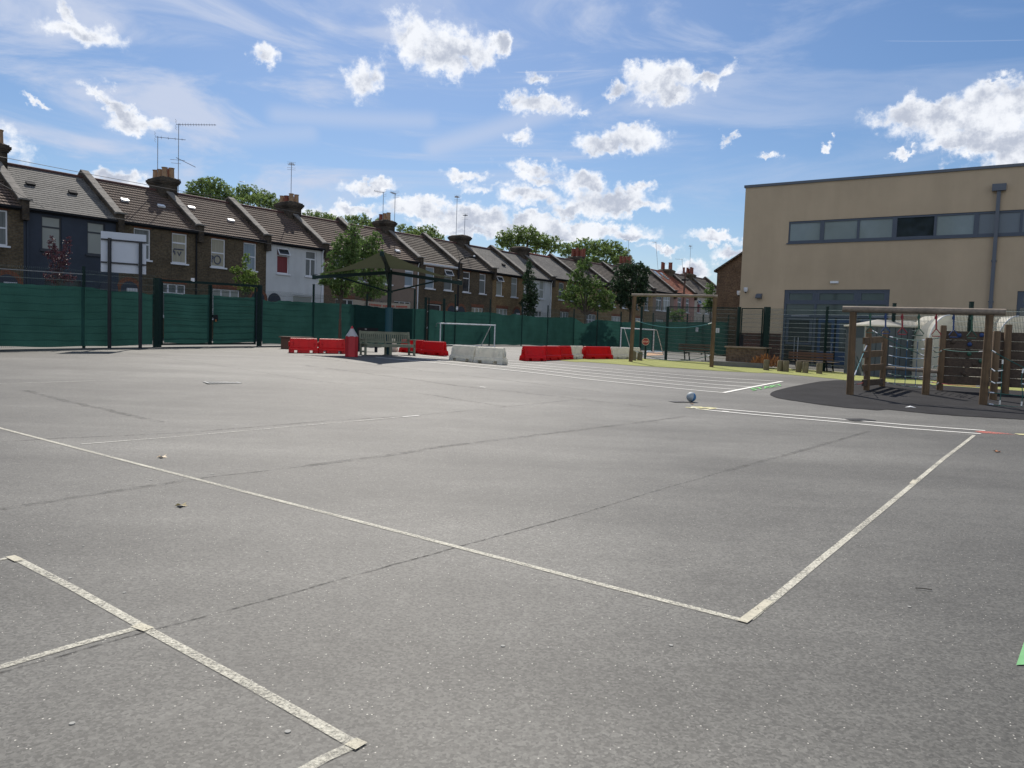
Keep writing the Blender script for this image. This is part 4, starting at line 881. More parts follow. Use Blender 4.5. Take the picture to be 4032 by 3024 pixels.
for z_ in (1.5, 3.2, 4.9): pp.box(10.55, 10.75, -.18, 0, z_, z_+.05)
pp.build('drainpipe', 'zinc', t, world=False)
l_ = MB(); l_.box(4.22, 4.58, -.07, -.005, q(4.46), q(4.56)); l_.build('door_light', 'lamp_glass', t, world=False)
l_ = MB(); l_.extx([(-.005,q(3.74)),(-.26,q(3.76)),(-.27,q(3.82)),(-.12,q(3.96)),(-.005,q(3.99))], .83, 1.10); l_.build('wall_lamp', 'zinc', t, world=False)
for (cx_, cy_, cz_) in ((.32, -.16, q(4.18)), (-.16, .30, q(4.05))):
    l_ = MB(); l_.box(cx_-.05, cx_+.05, cy_-.02, cy_+.17, cz_+.02, cz_+.10); l_.tube([(cx_,cy_,cz_+.10),(cx_,cy_,cz_-.06),(cx_,cy_,cz_-.12)], [.10,.10,.05], 12); cc = l_.build('security_camera', 'upvc', t, world=False, smooth=True)
    l2 = MB(); l2.tube([(cx_,cy_,cz_-.121),(cx_,cy_,cz_-.17)], [.06,.02], 10); l2.build('lens_dome', 'black', cc, world=False)
for i_, (a_, b_, zz) in enumerate(((2.6, 3.4, q(2.90)), (6.0, 7.1, q(2.9)))):
    l_ = MB(); l_.box(a_, b_, -.30, -.22, zz, zz+.045); l_.build('door_closer_rail', 'steel', t, world=False)

# ------------------------------------------------------------------ mesh fences and netting
def seg_interp(tab, x):
    if x <= tab[0][0]: return tab[0][1]
    for (a, b), (c, d) in zip(tab[:-1], tab[1:]):
        if x <= c: return b + (d - b) * (x - a) / (c - a)
    return tab[-1][1]
def on_line(px, A, B, py=1370):
    p = vpl(px, py, A, B); return Vector((p.x, p.y, gz(p.x, p.y)))
def mesh_panel(mb, a, b, h0, h1, dv=.06, dh=.2, rv=.0035, rh=.0040, zigzag=True, fold=True):
    mb.two = True; d = b - a; L = math.hypot(d.x, d.y); n = max(2, int(L / dv)); nrm = Vector((d.y, -d.x, 0)).normalized()
    for i in range(n + 1):
        p = L3(a, b, i / n); z = p.z
        if fold: mb.bar((p.x, p.y, z + h0), (p.x, p.y, z + h1 - .12), rv*2, rv*2, (1,0,0)); q_ = p + nrm*.04; mb.bar((p.x, p.y, z+h1-.12), (q_.x, q_.y, z+h1-.06), rv*2, rv*2, (1,0,0)); mb.bar((q_.x, q_.y, z+h1-.06), (p.x, p.y, z+h1), rv*2, rv*2, (1,0,0))
        else: mb.bar((p.x, p.y, z + h0), (p.x, p.y, z + h1), rv*2, rv*2, (1,0,0))
    k = 0
    zz = h0 + .05
    while zz < h1 - .02:
        for o_ in ((-1, 1) if rh > .006 else (0,)):
            mb.bar(a + nrm*.006*o_ + Vector((0,0,zz)), b + nrm*.006*o_ + Vector((0,0,zz)), rh*2, rh*2, mi=1)
        zz += dh
def netting(mb, A, B, tab, off=-.05, zb=.07, step=.16, rows=14, seed=0, sag=None, plane=None):
    """cloth hung on the fence from A to B; its top edge follows the photo's pixel table"""
    d = B - A; L = math.hypot(d.x, d.y); n = max(3, int(L / step)); nrm = Vector((d.y, -d.x, 0)).normalized(); rnd = random.Random(seed)
    ph = [rnd.uniform(0, 6.28) for _ in range(8)]; vs = []
    for i in range(n + 1):
        p = L3(A, B, i / n); s_ = L * i / n
        v = Vector((p.x, p.y, 1.0 - CAMZ)); px = CX + F * v.dot(RT) / v.dot(FW)
        zt = hz(p.x, p.y, seg_interp(tab, px)) + rnd.uniform(-.018, .018); z0 = gz(p.x, p.y) + zb + .035*math.sin(s_*1.7+ph[0]) * math.sin(s_*.6+ph[1])
        for j in range(rows + 1):
            t = j / rows; z = z0 + (zt - z0) * t
            o_ = off + .0035*math.sin(z*22+ph[2]+.8*math.sin(s_*.9)) + .014*math.sin(s_*1.3+ph[3]+z*1.2) + .006*math.sin(s_*4.3+z*2+ph[4]) + rnd.uniform(-.001,.001)
            q_ = p - nrm * 0 + nrm * (-o_); vs.append((q_.x, q_.y, z))
    mb.add(vs, [(i*(rows+1)+j, (i+1)*(rows+1)+j, (i+1)*(rows+1)+j+1, i*(rows+1)+j+1) for i in range(n) for j in range(rows)])
FA = gp(330, 1370); FBv = gp(2150, 1363); FB = Vector((FBv.x, FBv.y, 0)); FAv = FA
ftab = [(-200,1105),(0,1113),(95,1119),(325,1130),(342,1130),(427,1145),(538,1150),(585,1159),(602,1159),(636,1152),(721,1158),(813,1161),(840,1163),(927,1171),(1000,1171),(1031,1180),(1076,1190),(1092,1183),(1200,1190),(1236,1191),(1385,1199),(1448,1205),(1511,1214),(1616,1216),(1666,1216),(1740,1224),(1752,1223),(1777,1228),(1840,1228),(1929,1230),(1973,1239),(2002,1241),(2015,1236),(2060,1242),(2094,1247),(2151,1249),(2255,1250)]
def FP(px): return on_line(px, FA, FB)
fence = thing('mesh_fence', 'long green mesh fence in front of the street of houses', 'fence', FP(330))
posts = [(-260,.04,2.95),(330,.04,2.95),(1231,.045,3.0),(1441,.04,2.75),(1628,.05,3.25),(1788,.05,3.2),(1925,.045,3.1),(2051,.045,3.1),(2152,.045,3.1)]
for px, r_, h in posts:
    p = FP(px); m_ = MB(); m_.box(p.x-r_, p.x+r_, p.y-r_, p.y+r_, p.z-.05, p.z+h); m_.box(p.x-r_-.006, p.x+r_+.006, p.y-r_-.006, p.y+r_+.006, p.z+h, p.z+h+.03); m_.build('post', 'green_post', fence)
spans = [(-260,330),(330,612),(1028,1231),(1231,1441),(1441,1628),(1628,1668),(1748,1788),(1788,1925),(1925,2051),(2051,2152)]
for i, (a, b) in enumerate(spans):
    m_ = MB(); hh = 2.85 if a < 600 else 2.55; mesh_panel(m_, FP(a), FP(b), .06, hh, dv=.065 if a < 1500 else .09, dh=.26 if a < 600 else .28); m_.build('mesh_panel', ['green_wire','wire'], fence)
rails = MB(); a, b = FP(-260), FP(330)
rails.bar(a+Vector((0,0,2.70)), b+Vector((0,0,2.70)), .03, .03); rails.build('tension_rail', 'galv', fence)
sc = MB(); netting(sc, FP(-260), FP(598), ftab, seed=3)
solo(sc.build('windbreak_netting', 'screen', smooth=True, fix=False), 'green netting left of the double gates, with small tears low down', 'netting', 'green netting tied to the fences')
sc = MB(); netting(sc, FP(1030), FP(1630), ftab, seed=5, rows=16)
solo(sc.build('windbreak_netting', 'screen', smooth=True, fix=False), 'green netting between the double gates and the shade sail mast', 'netting', 'green netting tied to the fences')
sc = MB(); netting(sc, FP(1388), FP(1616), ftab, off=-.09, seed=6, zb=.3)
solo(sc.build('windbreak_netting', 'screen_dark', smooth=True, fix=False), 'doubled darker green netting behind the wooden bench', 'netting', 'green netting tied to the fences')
sc = MB(); netting(sc, FP(1628), FP(1673), ftab, seed=8); netting(sc, FP(1743), FP(2152), ftab, seed=9)
# far run: turns to the right and comes back behind the cage fence
G0 = FP(2152); G1 = atY(2255, 1365, 63.5); G2 = atY(2440, 1365, 64.0); G3 = atY(2700, 1380, 61.0); G4 = atY(2862, 1385, 58.0)
for g_ in (G1, G2, G3, G4): g_.z = gz(g_.x, g_.y)
gtab = [(2150,1249),(2255,1250),(2275,1262),(2296,1275),(2315,1272),(2343,1258),(2427,1266),(2440,1268),(2560,1268),(2700,1268),(2860,1269)]
for a, b in ((G0,G1),(G1,G2)): netting(sc, a, b, gtab, seed=11)
solo(sc.build('windbreak_netting', 'screen', smooth=True, fix=False), 'green netting behind the white goal frame and plastic barriers, sagging at its right', 'netting', 'green netting tied to the fences')
sc = MB()
for a, b in ((G2,G3),(G3,G4)): netting(sc, a, b, gtab, seed=12)
solo(sc.build('windbreak_netting', 'screen', smooth=True, fix=False), 'far green netting seen through the mesh cage and the wooden swing frame', 'netting', 'green netting tied to the fences')
f2 = thing('mesh_fence', 'far green mesh fence seen through the wooden swing frame', 'fence', G1)
for g_ in (G1, L3(G1,G2,.5), G2, L3(G2,G3,.5), G3, L3(G3,G4,.4), G4):
    m_ = MB(); m_.box(g_.x-.05, g_.x+.05, g_.y-.05, g_.y+.05, gz(g_.x,g_.y)-.05, gz(g_.x,g_.y)+3.1); m_.build('post', 'green_post', f2)
for a, b in ((G0,G1),(G1,G2),(G2,G3),(G3,G4)):
    m_ = MB(); mesh_panel(m_, a, b, .06, 2.9, dv=.10, dh=.28, rv=.005, fold=False); m_.build('mesh_panel', ['green_wire','wire'], f2)

# double gates
g0, g1, g2 = FP(618), FP(826), FP(1016); gt = thing('mesh_gate', 'closed double mesh gates with green netting, dark frame and top bar', 'gate', g0)
gd = (g2 - g0); gd.z = 0; gd.normalize()
def gpost(px, r_, ytop, par, nm='post'):
    p = FP(px); zt = hz(p.x, p.y, ytop); m_ = MB(); m_.box(p.x-r_, p.x+r_, p.y-r_, p.y+r_, p.z-.05, zt); return m_.build(nm, 'green_post', par), zt
gpost(619, .12, 1095, gt); gpost(1020, .09, 1123, gt)
a = FP(630); b = FP(1022); m_ = MB(); m_.bar(Vector((a.x,a.y,hz(a.x,a.y,1103.5))), Vector((b.x,b.y,hz(b.x,b.y,1127))), .09, .10); m_.build('top_bar', 'green_post', gt)
for k, (pa, pb, ya, yb) in enumerate(((636, 823, 1110, 1122), (829, 1003, 1122, 1133))):
    a, b = FP(pa), FP(pb); zt0, zt1 = hz(a.x,a.y,ya), hz(b.x,b.y,yb); fr = MB()
    for p, zt in ((a, zt0), (b, zt1)): fr.box(p.x-.035, p.x+.035, p.y-.035, p.y+.035, p.z+.07, zt)
    fr.bar(Vector((a.x,a.y,a.z+.11)), Vector((b.x,b.y,b.z+.11)), .06, .07)
    lf = fr.build('gate_leaf', 'green_post', gt)
    ms = MB(); mesh_panel(ms, a, b, .12, zt0-a.z-.05, dv=.065, dh=.25, fold=False); ms.build('mesh_panel', ['green_wire','wire'], lf)
    ns = MB(); netting(ns, L3(a,b,.03), L3(a,b,.975), ftab, seed=20+k, zb=.16, off=-.06); ns.build('netting', 'screen', lf, smooth=True, fix=False)
    hb = MB()
    for j in range(8): z_ = .32 + j*.29; hb.bar(Vector((a.x,a.y,a.z+z_))-Vector((0,.085,0)), Vector((b.x,b.y,b.z+z_))-Vector((0,.085,0)), .010, .013)
    hb.build('gate_wire', 'green_wire', lf)
p = FP(846); m_ = MB(); z_ = p.z; m_.box(p.x-.16, p.x+.13, p.y-.14, p.y-.04, z_+1.22, z_+1.36); m_.box(p.x+.0, p.x+.15, p.y-.16, p.y-.05, z_+1.10, z_+1.26); lk = m_.build('lock', 'black', gt)
m_ = MB(); m_.box(p.x+.07, p.x+.13, p.y-.18, p.y-.13, z_+1.07, z_+1.16); m_.build('padlock', 'dry', lk)
p = FP(760); zt = hz(p.x, p.y, 1107); m_ = MB(); m_.box(p.x-.07, p.x+.07, p.y-.10, p.y-.05, zt-.02, zt+.12); m_.build('gate_sensor', 'upvc', gt)
# pedestrian gate near the mast
g3 = thing('mesh_gate', 'narrow mesh gate with tall dark posts between the bench and the goal', 'gate', FP(1672))
gpost(1672, .07, 1171, g3); gpost(1684, .04, 1172, g3); gpost(1744, .07, 1176, g3); 
a, b = FP(1682), FP(1744); m_ = MB(); m_.bar(Vector((a.x,a.y,a.z+.1)), Vector((b.x,b.y,b.z+.1)), .06, .06); m_.bar(Vector((a.x,a.y,a.z+2.5)), Vector((b.x,b.y,b.z+2.5)), .05, .05); lf = m_.build('gate_leaf', 'green_post', g3)
m_ = MB(); netting(m_, a, b, ftab, seed=31, zb=.12); m_.build('netting', 'screen', lf, smooth=True, fix=False)
# banner on the fence
ba, bb = FP(1390), FP(1616); m_ = MB(); n = 30; vs = []
btab_t = [(1390,1179),(1440,1186),(1500,1191),(1616,1197)]; btab_b = [(1390,1197),(1440,1205),(1500,1215),(1616,1218)]
for i in range(n+1):
    p = L3(ba, bb, i/n) + Vector((-.55,.3,0))*.12; px = 1390 + 226*i/n
    vs += [(p.x, p.y, hz(p.x,p.y,seg_interp(btab_t,px))), (p.x+.01*math.sin(i), p.y, hz(p.x,p.y,seg_interp(btab_b,px))-.1)]
m_.add(vs, [(2*i, 2*i+2, 2*i+3, 2*i+1) for i in range(n)]); bo = m_.build('banner', 'banner', fix=False); solo(bo, 'cream banner with faded red lettering hung on the fence above the netting', 'banner')
m_ = MB()
for i in range(26):
    t_ = .27 + .68*i/26
    if i % 9 == 8: continue
    p = L3(ba, bb, t_) + Vector((-.55,.3,0))*.12 + Vector((0,-.02,0)); px = 1390+226*t_; z0 = hz(p.x,p.y,seg_interp(btab_t,px)); z1 = hz(p.x,p.y,seg_interp(btab_b,px)); zc = (z0+z1)/2-.02
    m_.box(p.x-.05, p.x+.05, p.y-.012, p.y-.006, zc-.05, zc+.05)
m_.build('faded_lettering', 'ink_red', bo)

# cage fence on the right
RA = gp(2620, 1417); RB = gp(3236, 1463)
def RP(px): return on_line(px, RA, RB)
cf_ = thing('mesh_fence', 'tall green mesh cage fence in front of the school building', 'fence', RP(2623))
for px, r_, yt in ((2520,.055,1209),(2623,.06,1209),(3249,.05,1209),(3511,.055,1196),(3813,.06,1190),(4075,.06,1195),(4380,.06,1195)):
    p = RP(px); zt = hz(p.x,p.y,yt) if px < 4000 else p.z+2.95; m_ = MB(); m_.box(p.x-r_, p.x+r_, p.y-r_, p.y+r_, p.z-.05, zt); m_.box(p.x-r_-.005, p.x+r_+.005, p.y-r_-.005, p.y+r_+.005, zt, zt+.025); m_.build('post', 'green_post', cf_)
for a, b in ((2390,2520),(2520,2623),(2623,2893),(3023,3249),(3249,3511),(3511,3813),(3813,4075),(4075,4380)):
    if a == 2390: continue
    m_ = MB(); mesh_panel(m_, RP(a), RP(b), .05, 2.78, dv=.05, dh=.2, rv=.005, rh=.0075, fold=False); m_.build('mesh_panel', ['green_wire','wire'], cf_)
g4 = thing('mesh_gate', 'single mesh gate in the cage fence beside the wooden swing frame', 'gate', RP(2903))
for px, r_ in ((2903,.07),(3013,.12)):
    p = RP(px); m_ = MB(); m_.box(p.x-r_, p.x+r_, p.y-r_, p.y+r_, p.z-.05, p.z+2.84); m_.build('post', 'green_post', g4)
a, b = RP(2914), RP(2996); m_ = MB(); m_.bar(a+Vector((0,0,2.76)), b+Vector((0,0,2.76)), .05, .05); m_.bar(a+Vector((0,0,.22)), b+Vector((0,0,.22)), .05, .05)
for p in (a, b): m_.bar(p+Vector((0,0,.2)), p+Vector((0,0,2.78)), .05, .05, (1,0,0))
lf = m_.build('gate_leaf', 'green_post', g4); m_ = MB(); mesh_panel(m_, a, b, .24, 2.7, dv=.05, dh=.2, rv=.005, rh=.0075, fold=False); m_.build('mesh_panel', ['green_wire','wire'], lf)
m_ = MB(); p = L3(a,b,.06); m_.box(p.x-.10, p.x+.04, p.y-.10, p.y-.03, p.z+.85, p.z+1.5); m_.build('lock', 'black', lf)
m_ = MB(); m_.bar(RP(2627)+Vector((0,0,2.78)), RP(2893)+Vector((0,0,2.78)), .045, .045); m_.build('top_bar', 'green_post', cf_)
# notices on the fences
def notice(px, py, w, h, A, B, label, lines=3, off=.03, ink='sign_ink'):
    c = vpl(px, py, A, B); d = Vector((B[0]-A[0], B[1]-A[1], 0)).normalized(); n = Vector((d.y, -d.x, 0)); n = n if n.y < 0 else -n; c += n * off
    t = thing('notice', label, 'sign', c, 'paper notices on the fences', tuple(d if d.x > 0 else -d), (-(d if d.x > 0 else -d).y, (d if d.x > 0 else -d).x, 0))
    m_ = MB(); m_.box(-w/2, w/2, -.004, .004, -h/2, h/2); m_.build('board', 'sign_white', t, world=False)
    m_ = MB()
    for i in range(lines): z = h*.32 - i*h*.64/max(1, lines-1); m_.box(-w*.32, w*.32, -.008, -.0045, z-h*.05, z+h*.05)
    m_.build('printed_lines', ink, t, world=False)
notice(2752, 1298, .24, .33, (G3.x,G3.y), (G4.x,G4.y), 'white notice with dark print on the far gate seen through the swing frame', off=.25)
notice(2827, 1301, .19, .22, (RA.x,RA.y), (RB.x,RB.y), 'white notice with purple print just right of the right swing post', 4)
notice(1797, 1214, .26, .24, (FA.x,FA.y), (FB.x,FB.y), 'small white notice on the fence post right of the narrow gate', 2)

# ------------------------------------------------------------------ basketball backboard seen from behind
b0, b1 = gp(431, 1371), gp(552, 1372); bt = thing('basketball_hoop', 'white basketball backboard on two black posts, seen from behind', 'basketball hoop', b0)
bd = (b1-b0); bd.z = 0; bd = bd.normalized(); bn = Vector((-bd.y, bd.x, 0))
for p, yt in ((b0, 937), (b1, 952.5)):
    zt = hz(p.x, p.y, yt); m_ = MB(); m_.bar((p.x,p.y,p.z-.05), (p.x,p.y,zt), .095, .095, (0,1,0)); m_.build('post', 'hoop_black', bt)
bk = b0 + bn*.14; bk2 = b1 + bn*.14
TL = vpl(397,907,bk,bk2); TR = vpl(576,927,bk,bk2); BL_ = vpl(398,1070,bk,bk2); BR = vpl(577,1080,bk,bk2)
zt = (TL.z+TR.z)/2; zb = (BL_.z+BR.z)/2; m_ = MB()
f_ = [Vector((p.x,p.y,z)) for p, z in ((TL,zb),(TR,zb),(TR,zt),(TL,zt))]; m_.add(f_ + [v + bn*.03 for v in f_], [(0,1,2,3),(7,6,5,4),(0,4,5,1),(1,5,6,2),(2,6,7,3),(3,7,4,0)]); m_.build('backboard', 'board', bt)
H_ = zt - zb
for fr_ in (.80, .235):
    z_ = zb + H_*fr_; m_ = MB(); m_.bar(Vector((TL.x,TL.y,z_))-bn*.04, Vector((TR.x,TR.y,z_))-bn*.04, .04, .055); m_.build('cross_rail', 'hoop_black', bt)
for p in (b0, b1):
    q_ = p + bn*.07; m_ = MB(); m_.box(q_.x-.05, q_.x+.05, q_.y-.06, q_.y+.05, zb+H_*.235-.05, zb+H_*.235+.05); m_.box(q_.x-.04, q_.x+.04, q_.y-.06, q_.y+.05, zb-.03, zb+.03); m_.build('bracket', 'galv', bt)
mc = (f_[0]+f_[1])/2; mc.z = zb + H_*.2; m_ = MB(); m_.tube([mc+bn*(.35)+bd*.22*math.cos(t_/16*6.283)+bn*.22*math.sin(t_/16*6.283) for t_ in range(17)], .01, 6, caps=False); m_.bar(mc+bn*.02, mc+bn*.14, .1, .05); m_.build('rim', 'sign_red', bt)

# ------------------------------------------------------------------ plastic road barriers
def barrier_mesh():
    m_ = MB(); L = .5
    rings = [(.10,.19,.49),(.185,.175,.485),(.215,.13,.468),(.40,.098,.468),(.52,.075,.462),(.56,.055,.458),(.575,.035,.45)]
    vs = []
    for z, hy, hx in rings: vs += [(-hx,-hy,z),(hx,-hy,z),(hx,hy,z),(-hx,hy,z)]
    n = len(rings); m_.add(vs, [(k*4+i_,k*4+(i_+1)%4,(k+1)*4+(i_+1)%4,(k+1)*4+i_) for k in range(n-1) for i_ in range(4)] + [(3,2,1,0),(n*4-4,n*4-3,n*4-2,n*4-1)])
    for a, b in ((-L+.01,-.33),(-.20,.20),(.33,L-.01)): m_.extx([(-.205,0),(-.19,.0995),(.19,.0995),(.205,0)], a, b)
    for a, b in ((-.33,-.20),(.20,.33)):
        pass
    for x_ in (-.36, .36):
        for s_ in (-1, 1):
            vs = []; 
            for k in range(12):
                t_ = 2*math.pi*k/12; z = .36 + .13*math.cos(t_); y = .13 - (z-.215)*(.055/.305) 
                vs.append((x_+.045*math.sin(t_), s_*(y-.004), z))
            c_ = (x_, s_*(.13-(.145)*(.18)+.022), .36); m_.add(vs + [c_], [(k,(k+1)%12,12) for k in range(12)])
    for x_ in (-.17, .17):
        m_.extx([(-.135,.20),(-.083,.50),(-.075,.52),(.075,.52),(.083,.50),(.135,.20)], x_-.012, x_+.012)
    m_.box(-L-.015, -L+.04, -.05, .05, .24, .44); m_.box(L-.04, L+.015, -.04, .04, .26, .42)
    m_.box(-.459, .459, -.066, .066, .53, .555)
    return m_
proto = {}
def barrier(pa, pb, col, label, grp):
    a, b = gp(*pa), gp(*pb); c = (a+b)/2; d = b - a; L = math.hypot(d.x,d.y); rz = math.atan2(d.y, d.x)
    n = Vector((-d.y, d.x, 0)).normalized(); c = c + n*.19; c.z = gz(c.x,c.y)
    if col not in proto:
        o = barrier_mesh().build('road_barrier', col); bv = o.modifiers.new('bevel', 'BEVEL'); bv.width = .008; bv.segments = 2; bv.limit_method = 'ANGLE'; proto[col] = o; 
    else: o = proto[col].copy(); C.objects.link(o)
    o.location = c; o.rotation_euler = (0, 0, rz); o.scale = (L/1.0, 1, 1); tag(o, label, 'barrier', grp)
RG, WG = 'red plastic barriers', 'white plastic barriers'
barrier(S(9,122,1072), S(9,487,1078), 'red_plastic', 'red barrier at the left end, farthest left of the red pencil', RG)
barrier(S(9,490,1078), S(9,835,1083), 'red_plastic', 'red barrier directly left of the red pencil', RG)
barrier(S(9,1480,1062), S(9,1760,1085), 'red_plastic', 'red barrier partly behind the right end of the wooden bench', RG)
barrier(S(9,1745,1090), S(9,2025,1112), 'red_plastic', 'red barrier between the wooden bench and the white barriers', RG)
barrier(S(9,1395,1062), S(9,1478,1060), 'white_plastic', 'white barrier glimpsed through the slats of the wooden bench', WG)
barrier(S(8,525,1002), S(8,825,1032), 'white_plastic', 'left of the two white barriers in front of the goal', WG)
barrier(S(8,828,1034), S(8,1188,1062), 'white_plastic', 'right of the two white barriers in front of the goal', WG)
barrier(S(8,1482,1016), S(8,1745,1016), 'red_plastic', 'first red barrier at the left end of the long red and white row', RG)
barrier(S(8,1745,1012), S(8,1935,1004), 'red_plastic', 'second red barrier from the left in the long row', RG)
barrier(S(8,1937,1002), S(8,2080,996), 'red_plastic', 'third red barrier in the long row, beside a white one', RG)
barrier(S(8,2082,996), S(8,2236,988), 'white_plastic', 'white barrier between red ones in the long row', WG)
barrier(S(10,32,1152), S(10,363,1150), 'red_plastic', 'red barrier between two white ones in the long row', RG)
barrier(S(10,366,1150), S(10,590,1150), 'white_plastic', 'white barrier just left of the left wooden swing post', WG)
barrier(S(10,592,1150), S(10,722,1150), 'white_plastic', 'white barrier behind the left wooden swing post', WG)

# ------------------------------------------------------------------ red pencil post
p = gp(*S(9,897,1120)); h = 1.22; t = thing('pencil_bollard', 'giant red pencil post with a pale sharpened cone beside the bench', 'bollard', p)
hexp = [(.235*math.cos(R(60*k+12)), .235*math.sin(R(60*k+12))) for k in range(6)]; zt = hz(p.x,p.y,1050+735/3.16)-p.z; zs_ = hz(p.x,p.y,1050+865/3.16)-p.z
m_ = MB(); m_.prism(hexp, 0, zs_-.03); n = 48; vs = []
for k in range(n):                            # scalloped paint edge
    i = k*6//n; f_ = (k*6/n) % 1; a = Vector(hexp[i]); b = Vector(hexp[(i+1)%6]); q_ = a.lerp(b, f_); vs.append((q_.x, q_.y, zs_-.03)); 
vt = []
for k in range(n):
    f_ = (k*6/n) % 1; q_ = Vector(vs[k][:2])*(1.004); vt.append((q_.x, q_.y, zs_ + .035 - .055*abs(math.cos(math.pi*f_))**1))
m_.add(vs + vt, [(k,(k+1)%n,n+(k+1)%n,n+k) for k in range(n)]); m_.build('barrel', 'pencil_red', t, world=False, fix=False)
m_ = MB(); hs2 = [(x*.985, y*.985) for x, y in hexp]; zc = zs_ + (zt-zs_)*.72; m_.prism(hs2, zs_-.04, zs_+.0); 
nn = 24; r0 = .225; m_.tube([(0,0,zs_+.0),(0,0,zc)], [r0, .058], nn); m_.build('sharpened_cone', 'pencil_wood', t, world=False, smooth=True)
m_ = MB(); m_.tube([(0,0,zc),(0,0,zt-.03),(0,0,zt)], [.06,.032,.008], 16); m_.build('tip', 'pencil_red', t, world=False, smooth=True)

# ------------------------------------------------------------------ timber bench
p0 = gp(*S(9,1062,1100)); ex = Vector((.84,.54,0)).normalized(); ey = Vector((-ex.y, ex.x, 0)); bh = .92
t = thing('park_bench', 'weathered sage green slatted timber bench beside the red pencil', 'bench', p0, None, tuple(ex), tuple(ey)); L = 2.18; dp = .56
for i, x_ in enumerate((.04, L/2, L-.04)):
    m_ = MB(); m_.box(x_-.04, x_+.04, 0, .07, 0, .62 if i != 1 else .38); m_.build('leg', 'bench_sage', t, world=False)
    m_ = MB(); m_.bar((x_, dp-.04, 0), (x_, dp-.02, .42), .07, .07, (0,1,0)); m_.bar((x_, dp-.02, .42), (x_, dp+.10, bh+(.03 if i != 1 else 0)), .07, .07, (0,1,0)); m_.build('rear_leg', 'bench_sage', t, world=False)
for x_ in (.04, L-.04):
    m_ = MB(); m_.box(x_-.05, x_+.05, -.05, dp+.02, .62, .665); m_.box(x_-.025, x_+.025, .07, dp-.05, .10, .17); m_.build('armrest', 'bench_sage', t, world=False)
m_ = MB(); m_.box(0, L, .0, .055, .33, .44)
for k in range(5): m_.box(.0, L, .07+k*.095, .07+k*.095+.08, .425, .45)
m_.box(0.02, L-.02, dp-.10, dp-.05, .34, .42); m_.build('seat', 'bench_sage', t, world=False)
m_ = MB(); m_.bar((.07, dp+.085, bh-.035), (L-.07, dp+.085, bh-.035), .045, .11); m_.bar((.07, dp+.02, .52), (L-.07, dp+.02, .52), .04, .07)
for k in range(2):
    xa = .12 + k*(L/2-.02); 
    for j in range(11): x_ = xa + (L/2-.24)*j/10 + .03; m_.bar((x_, dp+.02, .52), (x_, dp+.08, bh-.05), .052, .02, (0,1,0))
m_.build('backrest', 'bench_sage', t, world=False)
# dark bench with a plaque, back by the netting
p = atY(1410, 1385, 33.6); p.z = gz(p.x,p.y); t = thing('dark_bench', 'dark bench with a small plaque behind the red pencil', 'bench', p)
m_ = MB(); m_.box(-.05, .84, 0, .04, .86-.20, .92+.10); m_.build('backrest', 'black', t, world=False); m_ = MB(); m_.box(-.05, .84, -.4, -.02, .42, .46); m_.build('seat', 'black', t, world=False)
for x_ in (.0, .78): m_ = MB(); m_.box(x_, x_+.06, -.38, -.02, 0, .42); m_.box(x_, x_+.06, -.02, .04, 0, .66); m_.build('leg', 'black', t, world=False)
m_ = MB(); m_.box(.28, .36, -.01, -.002, .93, .99); m_.build('plaque', 'galv', t, world=False)
p = atY(1122, 1365, 33.4); p.z = gz(p.x,p.y); t = thing('wooden_planter', 'brown timber planter box at the foot of the fence, left of the red barriers', 'planter', p)
m_ = MB(); m_.box(-.12, .5, -.2, .4, 0, .48); m_.build('box', 'bench_brown', t, world=False); m_ = MB(); m_.box(-.2, 1.2, -.26, .46, .48, .53); m_.build('top_board', 'bench_brown', t, world=False); m_ = MB(); m_.box(.7, 1.1, -.2, .4, 0, .478); m_.build('end_box', 'bench_brown', t, world=False)

# ------------------------------------------------------------------ shade sail
mp_ = atY(1528, 1394, 31.5); mp_.z = gz(mp_.x, mp_.y); t = thing('shade_sail', 'four armed shade sail of olive green fabric on a dark green mast', 'shade sail', mp_)
cn = atY(1504, 990, 28.6); cl_ = atY(1237, 1083, 31.4); cr2 = atY(1814, 1106, 31.6); cf3 = atY(1520, 1046, 34.4)
zj = hz(mp_.x, mp_.y, 1073); zc = hz(mp_.x, mp_.y, 1149); zp = hz(mp_.x, mp_.y, 1211)
m_ = MB(); m_.tube([mp_-Vector((0,0,.05)), Vector((mp_.x,mp_.y,zj+.12))], .085, 14); m_.build('mast', 'dgreen', t, smooth=True)
m_ = MB(); m_.tube([mp_, Vector((mp_.x,mp_.y,zp))], .155, 16); m_.build('padding', 'teal', t, smooth=True)
m_ = MB(); m_.tube([Vector((mp_.x,mp_.y,zc-.04)), Vector((mp_.x,mp_.y,zc+.04))], .14, 12); m_.build('collar', 'dgreen', t, smooth=True)
for c_ in (cn, cl_, cr2, cf3):
    j = Vector((mp_.x, mp_.y, zj)); e_ = j + (c_ - j)*1.0 - Vector((0,0,.09)); m_ = MB(); m_.bar(j, e_, .10, .13); arm = m_.build('arm', 'dgreen', t)
    m_ = MB(); s0_ = Vector((mp_.x,mp_.y,zc)); s1_ = L3(j, e_, .72); m_.tube([s0_, s1_], .032, 8); m_.build('strut', 'dgreen', arm, smooth=True)
    m_ = MB(); m_.tube([L3(j,c_,1.01)+Vector((0,0,.03)), L3(j,c_,.955)+Vector((0,0,.02))], .012, 5); m_.box(c_.x-.07,c_.x+.07,c_.y-.05,c_.y+.05,c_.z-.17,c_.z+.0); m_.build('end_fixing', 'dgreen', arm)
n = 22; vs = []
cor = [L3(Vector((mp_.x,mp_.y,zj)), c_, .955) + Vector((0,0,.05)) for c_ in (cl_, cn, cr2, cf3)]; cor[1].z += .0
cen = sum(cor, Vector())/4
